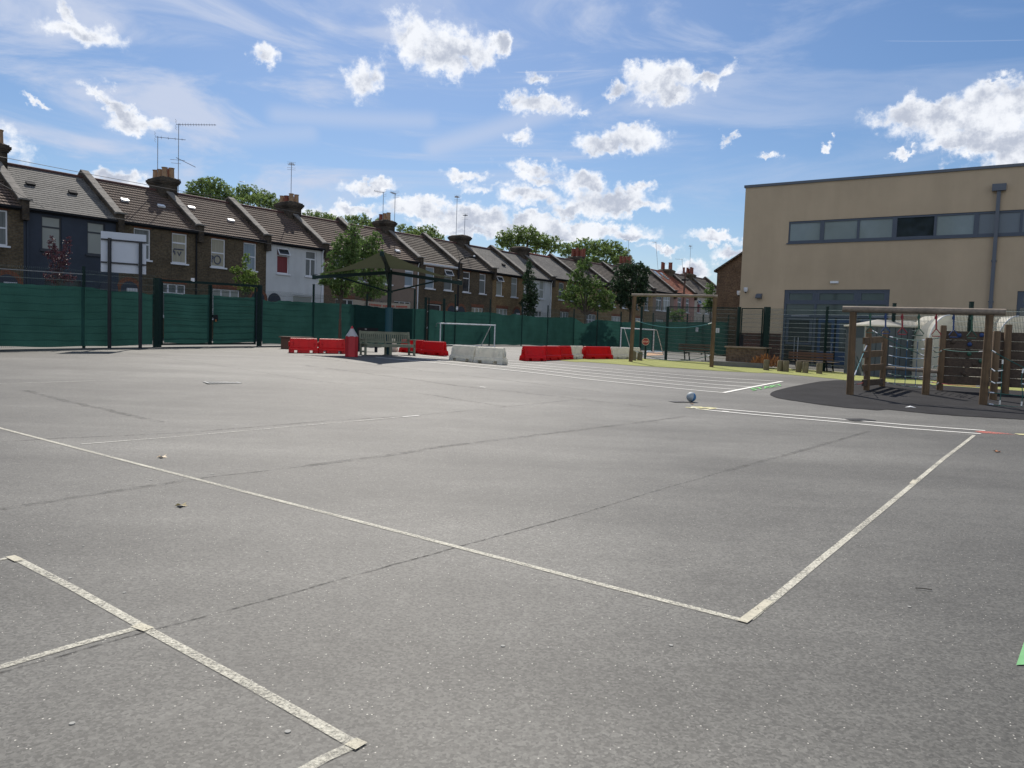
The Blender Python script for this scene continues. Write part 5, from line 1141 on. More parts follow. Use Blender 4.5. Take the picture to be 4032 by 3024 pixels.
for i in range(n+1):
    for j in range(n+1):
        u, v = i/n, j/n; P = cor[0]*(1-u)*(1-v) + cor[1]*u*(1-v) + cor[2]*u*v + cor[3]*(1-u)*v
        pull = .16 * max(4*u*(1-u)*(abs(2*v-1)**3), 4*v*(1-v)*(abs(2*u-1)**3)); P = L3(P, Vector((cen.x,cen.y,P.z)), pull); vs.append(P)
m_ = MB(); m_.add(vs, [(i*(n+1)+j,(i+1)*(n+1)+j,(i+1)*(n+1)+j+1,i*(n+1)+j+1) for i in range(n) for j in range(n)]); so_ = m_.build('sail_fabric', 'sail', t, smooth=True, fix=False)

# ------------------------------------------------------------------ goals
def goal(Pl, Pr, h, back, label):
    t = thing('goal_frame', label, 'goal', Pl); a = Pl; b = Pr; up = Vector((0,0,h)); bk_ = Vector(back)
    for p in (a, b): m_ = MB(); m_.tube([p, p+up], .04, 10); m_.build('goalpost', 'goal', t, smooth=True)
    m_ = MB(); m_.tube([a+up-(b-a).normalized()*.04, b+up+(b-a).normalized()*.04], .042, 10); m_.build('crossbar', 'goal', t, smooth=True)
    for p in (a, b):
        e_ = p + bk_; e_.z = gz(e_.x,e_.y)+.02; m_ = MB(); m_.tube([p+up, p+up+bk_*.28, e_], .026, 8); m_.tube([p+Vector((0,0,.02)), e_], .026, 8); m_.build('back_stay', 'goal', t, smooth=True)
    m_ = MB(); a2, b2 = a+bk_, b+bk_; a2.z = gz(a2.x,a2.y)+.03; b2.z = gz(b2.x,b2.y)+.03; m_.tube([a2, b2], .026, 8); m_.build('ground_bar', 'goal', t, smooth=True)
q0, q1 = atY(1732, 1370, 46.2), atY(1946, 1370, 47.2); q0.z, q1.z = gz(q0.x,q0.y), gz(q1.x,q1.y)
goal(q0, q1, hz(q1.x,q1.y,1281)-q1.z, (-.9,1.9,0), 'white metal goal frame behind the two white barriers')
q0, q1 = atY(2443, 1365, 54.5), atY(2572, 1373, 53.5); q0.z, q1.z = gz(q0.x,q0.y), gz(q1.x,q1.y)
goal(q0, q1, hz(q1.x,q1.y,1299)-q1.z, (1.0,1.6,0), 'smaller white goal frame seen through the wooden swing frame')

# ------------------------------------------------------------------ wooden swing frame (rope traverse)
s0, s1 = gp(2483, 1425), gp(2801, 1446); t = thing('swing_frame', 'tall wooden frame of two log posts, a crossbeam and two slack ropes', 'climbing frame', s0)
tp0, tp1 = Vector((*atY(2499, 1165, s0.y)[:2], 0)), Vector((*atY(2816, 1170, s1.y)[:2], 0)); z0_, z1_ = hz(tp0.x,tp0.y,1166), hz(tp1.x,tp1.y,1171)
for p, tp_, z_ in ((s0, tp0, z0_), (s1, tp1, z1_)): m_ = MB(); m_.tube([p-Vector((0,0,.05)), Vector((tp_.x,tp_.y,z_))], .09, 14); m_.build('post', 'tan_log', t, smooth=True)
a = Vector((tp0.x,tp0.y,z0_+.05)); b = Vector((tp1.x,tp1.y,z1_+.05)); d = (b-a).normalized(); m_ = MB(); m_.tube([a-d*.14, L3(a,b,.5), b+d*.10], .062, 12); m_.build('crossbeam', 'grey_log', t, smooth=True)
def cat_rope(a, b, sag, r, m__, par, nm='rope', n=16, ferr=True):
    pts = [L3(a,b,i/n) - Vector((0,0,sag*4*(i/n)*(1-i/n))) for i in range(n+1)]; m_ = MB(); m_.tube(pts, r, 6); o = m_.build(nm, m__, par, smooth=True)
    if ferr:
        m_ = MB(); m_.tube(pts[:2], r*1.7, 6); m_.tube(pts[-2:], r*1.7, 6); m_.build('ferrule', 'ferrule', o, smooth=True)
    return o
cat_rope(vpl(*S(10,650,672),s0,s1), vpl(*S(10,1590,700),s0,s1), .26, .013, 'rope_teal', t, n=20)
cat_rope(vpl(*S(10,630,1048),s0,s1), vpl(*S(10,1585,1095),s0,s1), .35, .013, 'rope_green', t, n=20)

# STOP sign post
p = gp(*S(10,757,1152)); tp_ = atY(*S(10,765,885), p.y); t = thing('stop_sign', 'low post with a round red STOP sign left of the mesh cage', 'sign', p)
m_ = MB(); m_.bar(p, Vector((tp_.x,p.y,tp_.z)), .09, .09, (0,1,0)); m_.build('post', 'green_post', t); m_ = MB(); m_.box(tp_.x-.06,tp_.x+.06,p.y-.06,p.y+.06,tp_.z,tp_.z+.03); m_.build('post_cap', 'black', t)
c_ = atY(*S(10,765,933), p.y-.07); r_ = 14.2*c_.y/F
def disc(mb, c, r, y0, y1, n=28): extruded_y(mb, [(c.x+r*math.cos(2*math.pi*k/n), c.z+r*math.sin(2*math.pi*k/n)) for k in range(n)], y0, y1)
m_ = MB(); disc(m_, c_, r_, c_.y-.008, c_.y+.006); pl_ = m_.build('sign_plate', 'sign_red', t)
m_ = MB(); n = 28
for k in range(n):
    a0_, a1_ = 2*math.pi*k/n, 2*math.pi*(k+1)/n; q4 = [(c_.x+rr*math.cos(a_), c_.y-.0095, c_.z+rr*math.sin(a_)) for rr, a_ in ((r_*.99,a0_),(r_*.99,a1_),(r_*.91,a1_),(r_*.91,a0_))]; m_.add(q4, [(0,1,2,3)])
m_.build('rim', 'text_cream', pl_, fix=False)
tv, tf = text_mesh('STOP'); w_ = max(v[0] for v in tv); k = r_*1.45/w_; m_ = MB(); hh_ = max(v[1] for v in tv)
m_.add([(c_.x+(v[0]-w_/2)*k, c_.y-.011, c_.z+(v[1]-hh_/2)*k) for v in tv], tf); m_.build('lettering', 'text_cream', pl_, fix=False)

# log stumps
st = [(S(12,538,975),S(12,538,843)),(S(12,712,988),S(12,712,852)),(S(12,783,994),S(12,783,856)),(S(12,941,1001),S(12,941,866)),(S(12,1026,1010),S(12,1026,872)),(S(12,1200,1020),S(12,1200,882)),(S(10,696,1169),S(10,696,1056)),(S(10,618,1168),S(10,618,1042))]
lab = ['lone log stump nearest the cage gate post','left stump of the first close pair right of the cage gate','right stump of the first close pair right of the cage gate','left stump of the second close pair on the turf','right stump of the second close pair on the turf','lone log stump nearest the monkey bars','grey log stump just left of the STOP sign post','log stump half hidden by the left swing post']
pr = None
for (b_, tp_), lb_ in zip(st, lab):
    p = gp(*b_); h = hz(p.x,p.y,tp_[1]) - p.z
    m_ = MB(); m_.tube([(0,0,-.03),(0,0,h-.015),(0,0,h)], [.125*random.uniform(.94,1.06),.12,.11], 16); o = m_.build('log_stump', 'stump', smooth=True); o.location = (p.x,p.y+.12,p.z); o.rotation_euler = (0,0,random.uniform(0,6)); tag(o, lb_, 'stump', 'log stumps along the turf')

# ------------------------------------------------------------------ monkey bars
m0, m1 = gp(3346, 1555), gp(3870, 1594.6)
t = thing('monkey_bars', 'log monkey bars with seven hanging coloured hand grips', 'climbing frame', m0)
pd = []
for p, tx, ty in ((m0, 3360, 1229), (m1, 3898, 1240)):
    q_ = atY(tx, ty, p.y); m_ = MB(); m_.tube([p-Vector((0,0,.05)), L3(p,q_,.5), q_], [.098,.095,.09], 16); m_.build('post', 'tan_log', t, smooth=True); pd.append(q_)
bA, bB = pd; d = (bB-bA).normalized()
ctr = lambda px, py: vpl(px, py, bA, bB)
l0, l1 = ctr(3318, 1217), ctr(3960, 1229.5); m_ = MB(); m_.tube([L3(l0,l1,i/8) for i in range(9)], [.086,.088,.087,.085,.086,.088,.086,.084,.083], 16); m_.build('crossbeam', 'grey_log', t, smooth=True)
for x_, m__ in ((300,'ring_green'),(490,'ring_blue'),(697,'ring_red'),(905,'ring_green'),(1120,'ring_red'),(1337,'ring_blue'),(1562,'ring_green')):
    px = 3332 + x_/3.16; a = ctr(px, 1150+272/3.16+x_*.005); b = ctr(px, 1150+410/3.16+x_*.013); c_ = ctr(px, 1150+490/3.16+x_*.017); w_ = .11
    m_ = MB(); m_.bar(a+Vector((0,0,.03)), b, .035, .02, (0,1,0)); m_.tube([a+Vector((0,0,-.02)), a+Vector((0,0,-.10))], .035, 8); hg = m_.build('hanging_strap', m__, t)
    m_ = MB(); m_.tube([b, c_-d*w_+Vector((0,0,.05)), c_-d*w_*.85, c_+d*w_*.85, c_+d*w_+Vector((0,0,.05)), b], .013, 7, caps=False); m_.build('hand_grip', m__, hg, smooth=True)
pl_ = lambda k, x, y, A, B: vpl(*S(k,x,y), A, B)
# ladder and net frame
A = gp(3411, 1538); B = gp(3473, 1522.5); Cc = gp(3644, 1555.5); Dd = gp(3699, 1537.5)
t2 = thing('rope_climbing_frame', 'log posts with four wooden rungs and a blue green rope net below the monkey bars', 'climbing frame', A)
def tall(p, tx, ty, r_, par, m__='tan_log'):
    q_ = atY(tx, ty, p.y); m_ = MB(); m_.tube([p-Vector((0,0,.05)), q_-Vector((0,0,.02)), q_], [r_*1.03,r_,r_*.88], 14); m_.build('post', m__, par, smooth=True); return q_
ta = tall(A, 3421, 1292, .088, t2); tb = tall(B, 3487, 1305, .088, t2); tcp = tall(Cc, 3658, 1330, .095, t2)
for y0, y1 in ((568,630),(738,802),(908,970),(1088,1158)):
    a = pl_(13, 205+ (1200-y1)*.02, (y0+y1)/2+8, A, B); b = pl_(13, 440, (y0+y1)/2-8, A, B); m_ = MB(); m_.bar(a, b+ (b-a)*.06, .06, .19); m_.build('rung', 'dark_plank' if y0 > 1000 else 'tan_log', t2)
rows_ = [((545,555),(1000,598)),((540,672),(990,710)),((535,787),(985,826)),((525,900),(985,943)),((520,1012),(960,1055)),((490,1120),(950,1185))]
for a, b in rows_: cat_rope(pl_(13,*a,B,Cc), pl_(13,*b,B,Cc), .035, .0105, 'rope_blue' if a[1] in (787,900) else 'rope_green', t2, 'net_rope', n=10)
for a, b in (((633,572),(603,1160)),((762,590),(728,1172)),((893,594),(857,1182))):
    pa, pb = pl_(13,*a,B,Cc), pl_(13,*b,B,Cc); m_ = MB(); m_.tube([pa,pb], .0105, 6); o = m_.build('net_rope', 'rope_blue', t2)
    m_ = MB()
    for i in range(6): q_ = L3(pa,pb,.02+i/5*.96); m_.tube([q_-Vector((0,0,.02)), q_+Vector((0,0,.02))], .020, 6)
    m_.build('knot', 'ferrule', o)
cat_rope(pl_(13,325,478,A,Cc), pl_(13,985,800,A,Cc), .03, .0115, 'rope_green', t2, n=10)
for (a, b, sg) in (((1085,580),(1165,565),.01),((1085,690),(1160,690),.01),((1080,725),(1195,722),.07),((1078,812),(1150,800),.01),((1075,930),(1140,912),.02),((1050,1048),(1130,1040),.01),((1045,1150),(1150,1125),.07)):
    cat_rope(pl_(13,*a,Cc,Dd), pl_(13,*b,Cc,Dd), sg, .012, 'rope_green', t2, 'net_rope', n=6)
m_ = MB(); m_.tube([pl_(13,478,940,B,Dd), pl_(13,1135,990,B,Dd)], .055, 12); m_.build('balance_log', 'grey_log', t2, smooth=True)
cat_rope(pl_(13,1150,700,Dd,m1), pl_(13,1712,738,Dd,m1), .05, .0115, 'rope_green', t2, n=12)
cat_rope(pl_(13,1040,1118,Dd,m1), pl_(13,1690,1175,Dd,m1), .03, .0115, 'rope_red', t2, n=12)
cat_rope(pl_(13,253,665,m0,A), pl_(13,100,1042,m0,A), .0, .012, 'rope_teal', t2, n=6)
cat_rope(pl_(13,108,740,m0,A), pl_(13,230,1042,m0,A), .0, .010, 'rope_green', t2, n=6)
cat_rope(pl_(13,95,1135,m0,A), pl_(13,245,1100,m0,A), .06, .012, 'rope_red', t2, n=6)
# climbing wall
t3 = thing('climbing_wall', 'dark horizontal plank climbing wall with small holds behind the monkey bars', 'climbing wall', Dd)
E1 = gp(3957, 1553.5); tall(Dd, 3716, 1281, .092, t3); tall(E1, 3971.5, 1278, .10, t3)
wa = pl_(13,1205,1150,Dd,E1); wd = Vector((E1.x-Dd.x, E1.y-Dd.y, 0)).normalized(); wn_ = Vector((-wd.y, wd.x, 0)); WL = 3.9
ztop = pl_(13,1500,484,Dd,E1).z; zbot = pl_(13,1500,1160,Dd,E1).z; npk = 6
for i in range(npk):
    z0_ = zbot + (ztop-zbot)*i/npk; z1_ = zbot + (ztop-zbot)*(i+1)/npk - .012; o_ = Vector((Dd.x,Dd.y,0)) + wn_*.13; a = o_ + Vector((0,0,(z0_+z1_)/2)); m_ = MB(); m_.bar(a-wd*.02, a+wd*WL, .05, z1_-z0_); m_.build('plank', 'dark_plank', t3)
for (x_, y_, m__) in ((1410,538,'ring_blue'),(1690,535,'ring_blue'),(1540,650,'ring_blue'),(1535,770,'ring_green'),(1680,860,'ring_green'),(1465,1015,'dark_plank'),(1330,620,'dark_plank'),(1600,900,'dark_plank'),(1380,760,'dark_plank')):
    c_ = pl_(13,x_,y_,Dd,E1) + wn_*.10; m_ = MB(); m_.tube([c_+wn_*.01, c_-wn_*.03, c_-wn_*.045], [.07,.055,.02], 9); m_.build('hold', m__, t3, smooth=True)
p = E1 + wd*2.4; p.z = gz(p.x,p.y); tall(p, proj_y(0,5,0)*0 + CX + F*(p-Vector((0,0,CAMZ))).dot(RT)/(p-Vector((0,0,CAMZ))).dot(FW), 1290, .095, t3)
# rope net at the right edge
P5 = gp(3909.5, 1575.6); N0 = gp(3870, 1597); N1 = gp(4021, 1604); nd = (N1-N0).normalized(); N2 = N1 + nd*1.3; N2.z = gz(N2.x,N2.y)
t4 = thing('rope_net', 'green rope net with silver ferrules hung from a log post at the right edge', 'climbing frame', P5)
tall(P5, 3926, 1303.5, .095, t4)
q_ = N2.copy(); m_ = MB(); m_.tube([q_-Vector((0,0,.05)), q_+Vector((0,0,.9))], .09, 14); m_.build('post', 'tan_log', t4, smooth=True)
n_ = lambda x, y: pl_(13, x, y, N0, N1)
def poly_rope(pts, r_=.0115, m__='rope_green'):
    P = [n_(*p) for p in pts]; m_ = MB(); m_.tube(P, r_, 6); o = m_.build('net_rope', m__, t4, smooth=True); m_ = MB()
    for a, b in ((P[0], P[1]), (P[-1], P[-2])): dd_ = (b-a).normalized(); m_.tube([a+dd_*.02, a+dd_*.13], r_*1.9, 7)
    m_.build('ferrule', 'ferrule', o, smooth=True)
poly_rope([(1800,722),(1955,812),(2205,938),(2500,1090)]); poly_rope([(1948,830),(1935,1000),(1925,1240),(1908,1410)]); poly_rope([(2208,945),(2180,1060),(2195,1290),(2178,1425)])
poly_rope([(1792,948),(1835,978),(1880,983),(1955,972)]); poly_rope([(1790,1108),(1830,1128),(1880,1132),(1942,1124)]); poly_rope([(1770,1248),(1925,1265),(2190,1293),(2450,1310)]); poly_rope([(1760,1392),(1900,1412),(2170,1432),(2450,1440)]); poly_rope([(2170,1142),(2300,1160),(2450,1165)])
# white litter on the rubber
p = gp(*S(13,795,1443)); m_ = MB(); m_.add([(p.x-.13,p.y,p.z+.012),(p.x-.02,p.y-.03,p.z+.03),(p.x+.14,p.y-.01,p.z+.013),(p.x+.03,p.y+.06,p.z+.05)], [(0,1,3),(1,2,3)]); solo(m_.build('paper_scrap', 'sign_white', fix=False), 'crumpled white scrap on the black rubber surface', 'litter')

# ------------------------------------------------------------------ ball
p = gp(2721, 1582); r_ = 19.2*p.y/F; bl = MB(); n, k = 32, 20; vs = []
for j in range(k+1):
    th_ = math.pi*j/k
    for i in range(n): ph_ = 2*math.pi*i/n; vs.append((r_*math.sin(th_)*math.cos(ph_), r_*math.sin(th_)*math.sin(ph_), r_*math.cos(th_)))
for j in range(k):
    for i in range(n): bl.add([], [], 0); bl.f.append((j*n+i,(j+1)*n+i,(j+1)*n+(i+1)%n,j*n+(i+1)%n)); bl.m.append(1 if (i // 4) % 4 == 0 and j > 1 else 0)
bl.v = vs; o = bl.build('play_ball', ['ball_pale','ball_blue'], smooth=True, fix=False); o.location = (p.x,p.y,p.z+r_); o.rotation_euler = (R(-12), R(10), R(-78)); solo(o, 'pale and blue panelled ball lying on the asphalt', 'ball')

# ------------------------------------------------------------------ slatted benches, planter, shed and canopies by the school
def slat_bench(pa, pb, label, hs=1.0):
    a, b = gp(*pa), gp(*pb); d = (b-a); d.z = 0; L = d.length; d.normalize(); n = Vector((-d.y,d.x,0)); t = thing('slatted_bench', label, 'bench', a, 'slatted benches by the cage fence', tuple(d), tuple(n))
    for x_ in (.0, L):
        m_ = MB(); m_.bar((x_,0,0),(x_-.10,-.06,.86*hs), .05,.05,(0,1,0)); m_.bar((x_-.02,-.02,.42*hs),(x_-.02,.45,.42*hs), .05,.05); m_.bar((x_-.02,.42,.42*hs),(x_+.02,.46,0), .05,.05,(0,1,0)); m_.bar((x_-.25,0,.02),(x_+.2,.02,.03),.06,.04); m_.build('leg', 'black', t, world=False)
    m_ = MB()
    for k in range(4): m_.box(-.35, L+.30, .02+k*.115, .12+k*.115, .44*hs, .475*hs)
    m_.build('seat', 'bench_pale', t, world=False); m_ = MB()
    for z_ in (.60, .74, .86): m_.box(-.38, L+.30, -.10, -.065, z_*hs-.045, z_*hs+.045)
    m_.build('backrest', 'bench_brown', t, world=False)
slat_bench(S(10,1255,1166), S(10,1512,1186), 'slatted bench behind the wooden swing frame, inside the mesh cage')
slat_bench(S(12,905,968), S(12,1285,995), 'slatted bench inside the cage behind the log stumps', .9)
p = atY(2862, 1400, 36.6); p.z = gz(p.x,p.y); t = thing('raised_planter', 'raised brick planter with a pale top and orange dry plant by the school corner', 'planter', p, None, tuple(BX), tuple(BY))
m_ = MB(); m_.box(-.05, 1.75, 0, .9, 0, .88); m_.build('box', 'brick_brown', t, world=False); m_ = MB(); m_.box(-.12, 1.82, -.06, .96, .88, .95); m_.build('top_slab', 'bench_pale', t, world=False); m_ = MB(); m_.box(-.5, 1.9, -.7, -.02, 0, .22); m_.build('step', 'concrete', t, world=False)
m_ = MB(); rnd = random.Random(4)
for i in range(260):
    x_ = rnd.uniform(1.0, 2.6); y_ = rnd.uniform(-.6,-.1); z_ = rnd.uniform(.1,.62)*math.exp(-((x_-1.9)/.7)**2); a = Vector((x_,y_,.05)); b = Vector((x_+rnd.uniform(-.2,.2), y_+rnd.uniform(-.15,.15), .1+z_)); m_.add([a, b, b+Vector((.05,0,-.06))], [(0,1,2)])
m_.build('dry_plant', 'dry', t, world=False, fix=False)
p = atY(3392, 1480, 31.2); p.z = gz(p.x,p.y); t = thing('playground_shed', 'grey panelled shed with a shallow white edged roof behind the rope net', 'shed', p); zt = hz(p.x,p.y,1283)-p.z; SW = 3.1
m_ = MB(); m_.box(0, SW, 0, 1.7, 0, zt); m_.build('wall', 'shed', t, world=False); m_ = MB(); m_.box(-.08, SW+.1, -.08, 1.8, zt, zt+.06); m_.box(.0, SW+.0, .0, 1.7, zt+.06, zt+.30, top=(.9,.8)); m_.build('roof', 'marquee', t, world=False)
for x_ in (.0, 2.02, SW-.06): m_ = MB(); m_.box(x_, x_+.06, -.03, -.001, 0, zt-.002); m_.build('corner_post', 'pane_grey', t, world=False)
m_ = MB()
for k in range(7): m_.box(.25+k*.25, .262+k*.25, -.012, -.001, .05, zt-.05)
m_.build('panel_joint', 'black', t, world=False)
def canopy(pxl, W, Y, ytop, depth, label):
    p = atY(pxl, 1480, Y); p.z = gz(p.x,p.y); zt = hz(p.x+1.2, p.y, ytop)-p.z; t = thing('white_canopy', label, 'canopy', p, 'white canopies by the school wall')
    po = [(0,0),(W,0),(W,zt)] + [(.78 - .78*math.sin(math.pi/2*k/8), zt-1.25 + 1.25*math.cos(math.pi/2*k/8)) for k in range(9)]; m_ = MB(); m_.add([(x_,0,z_) for x_,z_ in po], [tuple(range(len(po)))]); nq = len(po)
    for k in range(2, nq): m_.add([(po[k][0],0,po[k][1]), (po[(k+1)%nq][0],0,po[(k+1)%nq][1]), (po[(k+1)%nq][0],depth,po[(k+1)%nq][1]), (po[k][0],depth,po[k][1])], [(0,1,2,3)])
    m_.build('cover', 'marquee', t, world=False)
    m_ = MB(); m_.tube([(x_, -.01, z_) for x_, z_ in po[3:]] , .025, 6); m_.build('frame_hoop', 'upvc', t, world=False, smooth=True)
canopy(3645, 2.75, 30.1, 1242, 1.6, 'white rounded canopy behind the climbing wall, left of two')
canopy(3912, 3.2, 29.4, 1246, 1.6, 'white rounded canopy at the right edge, right of two')

# ------------------------------------------------------------------ trees
def leaves(mb, c, r, n, s, rnd, flat=1.0):
    for _ in range(n):
        while True:
            v = Vector((rnd.uniform(-1,1), rnd.uniform(-1,1), rnd.uniform(-1,1)))
            if v.length <= 1: break
        p = c + Vector((v.x*r.x, v.y*r.y, v.z*r.z)); a = Vector((rnd.gauss(0,1), rnd.gauss(0,1), rnd.gauss(0,.7)+.2)).normalized(); b = a.orthogonal().normalized(); b.rotate(Matrix.Rotation(rnd.uniform(0,6.28), 3, a)); q_ = a.cross(b); k = s*rnd.uniform(.6,1.3)
        mb.v += [tuple(p-b*k), tuple(p+q_*k*.45+a*k*.12), tuple(p+b*k), tuple(p-q_*k*.45+a*k*.12)]; o = len(mb.v)-4; mb.f.append((o,o+1,o+2,o+3)); mb.m.append(0)
def tree(px, Y, lobes, label, leaf='leaf', size=8, dens=1.0, trunk_r=.1, cat='tree', group=None, base_py=None, name='street_tree', trunk_top=None, limbs=True, seed=0, cl=.34, grow=1.16):
    rnd = random.Random(seed + int(px)); b0 = atY(px, 1370, Y); b0.z = gz(b0.x, b0.y)-.03; t = thing(name, label, cat, b0, group); k = Y/F; cr_ = MB(); L = []
    for (x, y, rx, ry) in lobes:
        rx *= grow; ry *= grow
        c_ = atY(x, y, Y + rnd.uniform(-.6,.6)*(rx*k)); L.append((c_, rx*k, ry*k, (rx+ry)/2*k*.95))
        vol = rx*ry/ (size*size); nc = int(vol*2.2*dens)+8
        for _ in range(nc):                  # clumps, crowded towards the surface
            v = Vector((rnd.gauss(0,1), rnd.gauss(0,1), rnd.gauss(0,1))).normalized() * rnd.uniform(.12, 1.02)**.5
            cc = c_ + Vector((v.x*rx*k, v.y*(rx+ry)/2*k*.9, v.z*ry*k)); rr = size*k*rnd.uniform(.9,1.9)*cl*2
            leaves(cr_, cc, Vector((rr,rr,rr*.8)), rnd.randint(7,12), size*k*.62, rnd)
    cr_.build('crown', leaf, t, fix=False)
    m_ = MB(); ct = sum((l[0] for l in L), Vector())/len(L); tt = trunk_top or ct; m_.tube([b0, L3(b0,tt,.4)+Vector((rnd.uniform(-.06,.06),0,0)), tt], [trunk_r, trunk_r*.75, trunk_r*.35], 9)
    fk = L3(b0, tt, .55)
    if limbs:
        for l in L: m_.tube([fk, L3(fk, l[0], .5)+Vector((0,0,.1)), l[0]], [trunk_r*.5, trunk_r*.3, trunk_r*.1], 6)
    m_.build('trunk', 'bark', t, smooth=True)
    return t, b0
SG, BG = 'street trees in front of the houses', 'plane trees behind the houses'
tr1, tb1 = tree(1341, 36, [(1350,965,38,55),(1345,1020,52,55),(1308,1085,42,50),(1350,1100,55,55),(1378,1045,38,60),(1394,925,26,50),(1340,1148,34,24),(1272,1110,18,14),(1385,985,30,50)], 'young street tree tied to a stake, left of the shade sail mast', 'leaf', 7.5, 1.2, .07, group=SG, seed=1)
p = atY(1334, 1370, 35.9); p.z = gz(p.x,p.y); m_ = MB(); m_.tube([p, p+Vector((.02,0,1.35))], .045, 8); o = m_.build('tree_stake', 'bench_brown', smooth=True); solo(o, 'round timber stake beside the young tree trunk', 'stake')
tree(1452, 44, [(1450,985,38,50),(1475,1045,48,60),(1432,1105,48,50),(1492,1120,34,50),(1420,1010,30,50),(1482,950,22,35),(1450,1150,46,24)], 'dense street tree directly behind the shade sail', 'leaf', 7.5, 1.2, .09, group=SG, seed=2)
tree(968, 41, [(968,1025,15,26),(955,1072,30,24),(992,1085,26,22),(928,1068,20,14),(960,1112,40,24),(975,1138,32,14),(1008,1108,14,16)], 'small bright green tree above the double gates', 'leaf_bright', 7, 1.0, .05, group=SG, seed=3)
tree(228, 34.5, [(205,955,10,24),(212,1000,24,30),(228,1040,30,34),(268,965,8,30),(255,1010,20,40),(215,1090,45,22),(268,1095,38,18),(180,1000,8,8)], 'purple leaved plum tree in front of the navy house', 'leaf_plum', 6, .75, .05, group=SG, seed=4)
tree(2084, 66, [(2082,1050,10,26),(2082,1095,22,34),(2088,1145,27,42),(2080,1195,30,34),(2088,1232,24,24),(2105,1180,16,30)], 'dark columnar tree in front of the grey roofed house', 'leaf_dark', 6.5, 1.6, .12, group=SG, seed=5)
tree(2300, 69, [(2292,1050,22,28),(2318,1035,10,22),(2268,1085,30,22),(2300,1118,58,38),(2255,1148,42,26),(2345,1145,48,36),(2388,1168,30,26),(2290,1192,66,26),(2360,1202,52,22),(2226,1172,22,12),(2395,1210,24,14)], 'broad street tree with jagged crown, left of the dark round tree', 'leaf', 7, 1.2, .15, group=SG, seed=6)
tree(2478, 73, [(2445,1065,30,22),(2490,1058,36,26),(2532,1080,24,32),(2480,1115,66,50),(2524,1150,34,44),(2440,1150,42,44),(2480,1185,58,34),(2522,1045,10,12)], 'dark round street tree left of the wooden swing frame', 'leaf_dark', 7, 1.6, .2, group=SG, seed=7)
tree(2798, 72, [(2795,1138,16,22),(2802,1175,22,30),(2786,1200,18,22),(2806,1215,14,20)], 'small green tree against the brown brick gable', 'leaf', 6, 1.3, .1, group=SG, seed=8)
tree(2664, 66, [(2650,1240,18,20),(2675,1235,22,20),(2664,1258,30,16)], 'bush behind the far netting, seen above it inside the swing frame', 'leaf', 6, 1.0, .04, cat='bush', name='bush', seed=9, limbs=False)
tree(815, 76, [(745,775,28,24),(775,752,32,34),(812,735,34,32),(850,738,34,30),(888,762,30,28),(900,800,34,30),(820,790,85,34)], 'plane tree top right of the tallest aerial, left of a pair', 'leaf_far', 7, 1.4, .3, group=BG, name='plane_tree', grow=1.34, seed=10)
tree(1010, 80, [(945,765,24,28),(980,758,32,26),(1025,776,36,24),(1066,792,30,24),(1092,812,18,20),(1000,805,80,30)], 'plane tree top left of the chimney above the white house', 'leaf_far', 7, 1.4, .3, group=BG, name='plane_tree', grow=1.34, seed=11)
tree(1270, 88, [(1225,848,28,16),(1272,852,32,14),(1325,864,22,10),(1270,875,60,16)], 'low tree top showing right of the chimney above the white house', 'leaf_far', 6.5, 1.3, .3, group=BG, name='plane_tree', grow=1.34, seed=12)
tree(1430, 92, [(1385,862,20,14),(1420,864,28,18),(1475,880,28,16),(1430,890,60,18)], 'tree top behind the roof left of the three-pot chimney', 'leaf_far', 6.5, 1.3, .3, group=BG, name='plane_tree', grow=1.34, seed=13)
tree(1650, 98, [(1582,905,16,20),(1635,915,28,18),(1688,908,28,20),(1725,936,18,12),(1650,935,75,18)], 'tree top right of the three-pot chimney', 'leaf_far', 6.5, 1.4, .3, group=BG, name='plane_tree', grow=1.34, seed=14)
tree(2060, 112, [(1985,945,28,28),(2030,928,34,28),(2080,924,36,28),(2125,945,34,26),(2175,962,34,24),(2070,970,95,34)], 'large plane tree mass above the slate roof in the middle of the row', 'leaf_far', 7, 1.6, .4, group=BG, name='plane_tree', grow=1.34, seed=15)
tree(2350, 126, [(2262,980,30,20),(2305,968,34,26),(2358,978,36,26),(2408,982,34,28),(2448,1004,26,26),(2225,985,24,20),(2360,1015,105,34)], 'large plane tree mass behind the red chimney pots', 'leaf_far', 7, 1.6, .4, group=BG, name='plane_tree', grow=1.34, seed=16)

# trees behind the photographer: mirrored in the school windows
def back_tree(x_, y_, h_, r__, seed, label):
    rnd = random.Random(seed); t = thing('broad_tree', label, 'tree', (x_, y_, gz(x_, y_)), 'trees behind the photographer'); c_ = MB()
    for _ in range(150):
        v = Vector((rnd.gauss(0,1), rnd.gauss(0,1), rnd.gauss(0,1))).normalized() * rnd.uniform(.3, 1)**.5
        leaves(c_, Vector((x_+v.x*r__, y_+v.y*r__, h_-r__*.9+v.z*r__*1.1)), Vector((.9,.9,.7)), 22, .28, rnd)
    c_.build('crown', 'leaf', t, fix=False); m_ = MB(); m_.tube([(x_,y_,0),(x_+.2,y_,h_*.4),(x_,y_,h_*.8)], [.35,.28,.1], 8); m_.build('trunk', 'bark', t, smooth=True)
back_tree(-28, -14, 23, 6.0, 41, 'broad tree behind the photographer, seen mirrored in the upper school windows, nearer one')
back_tree(-42, -14, 22, 5.0, 42, 'broad tree behind the photographer, seen mirrored in the upper school windows, farther one')
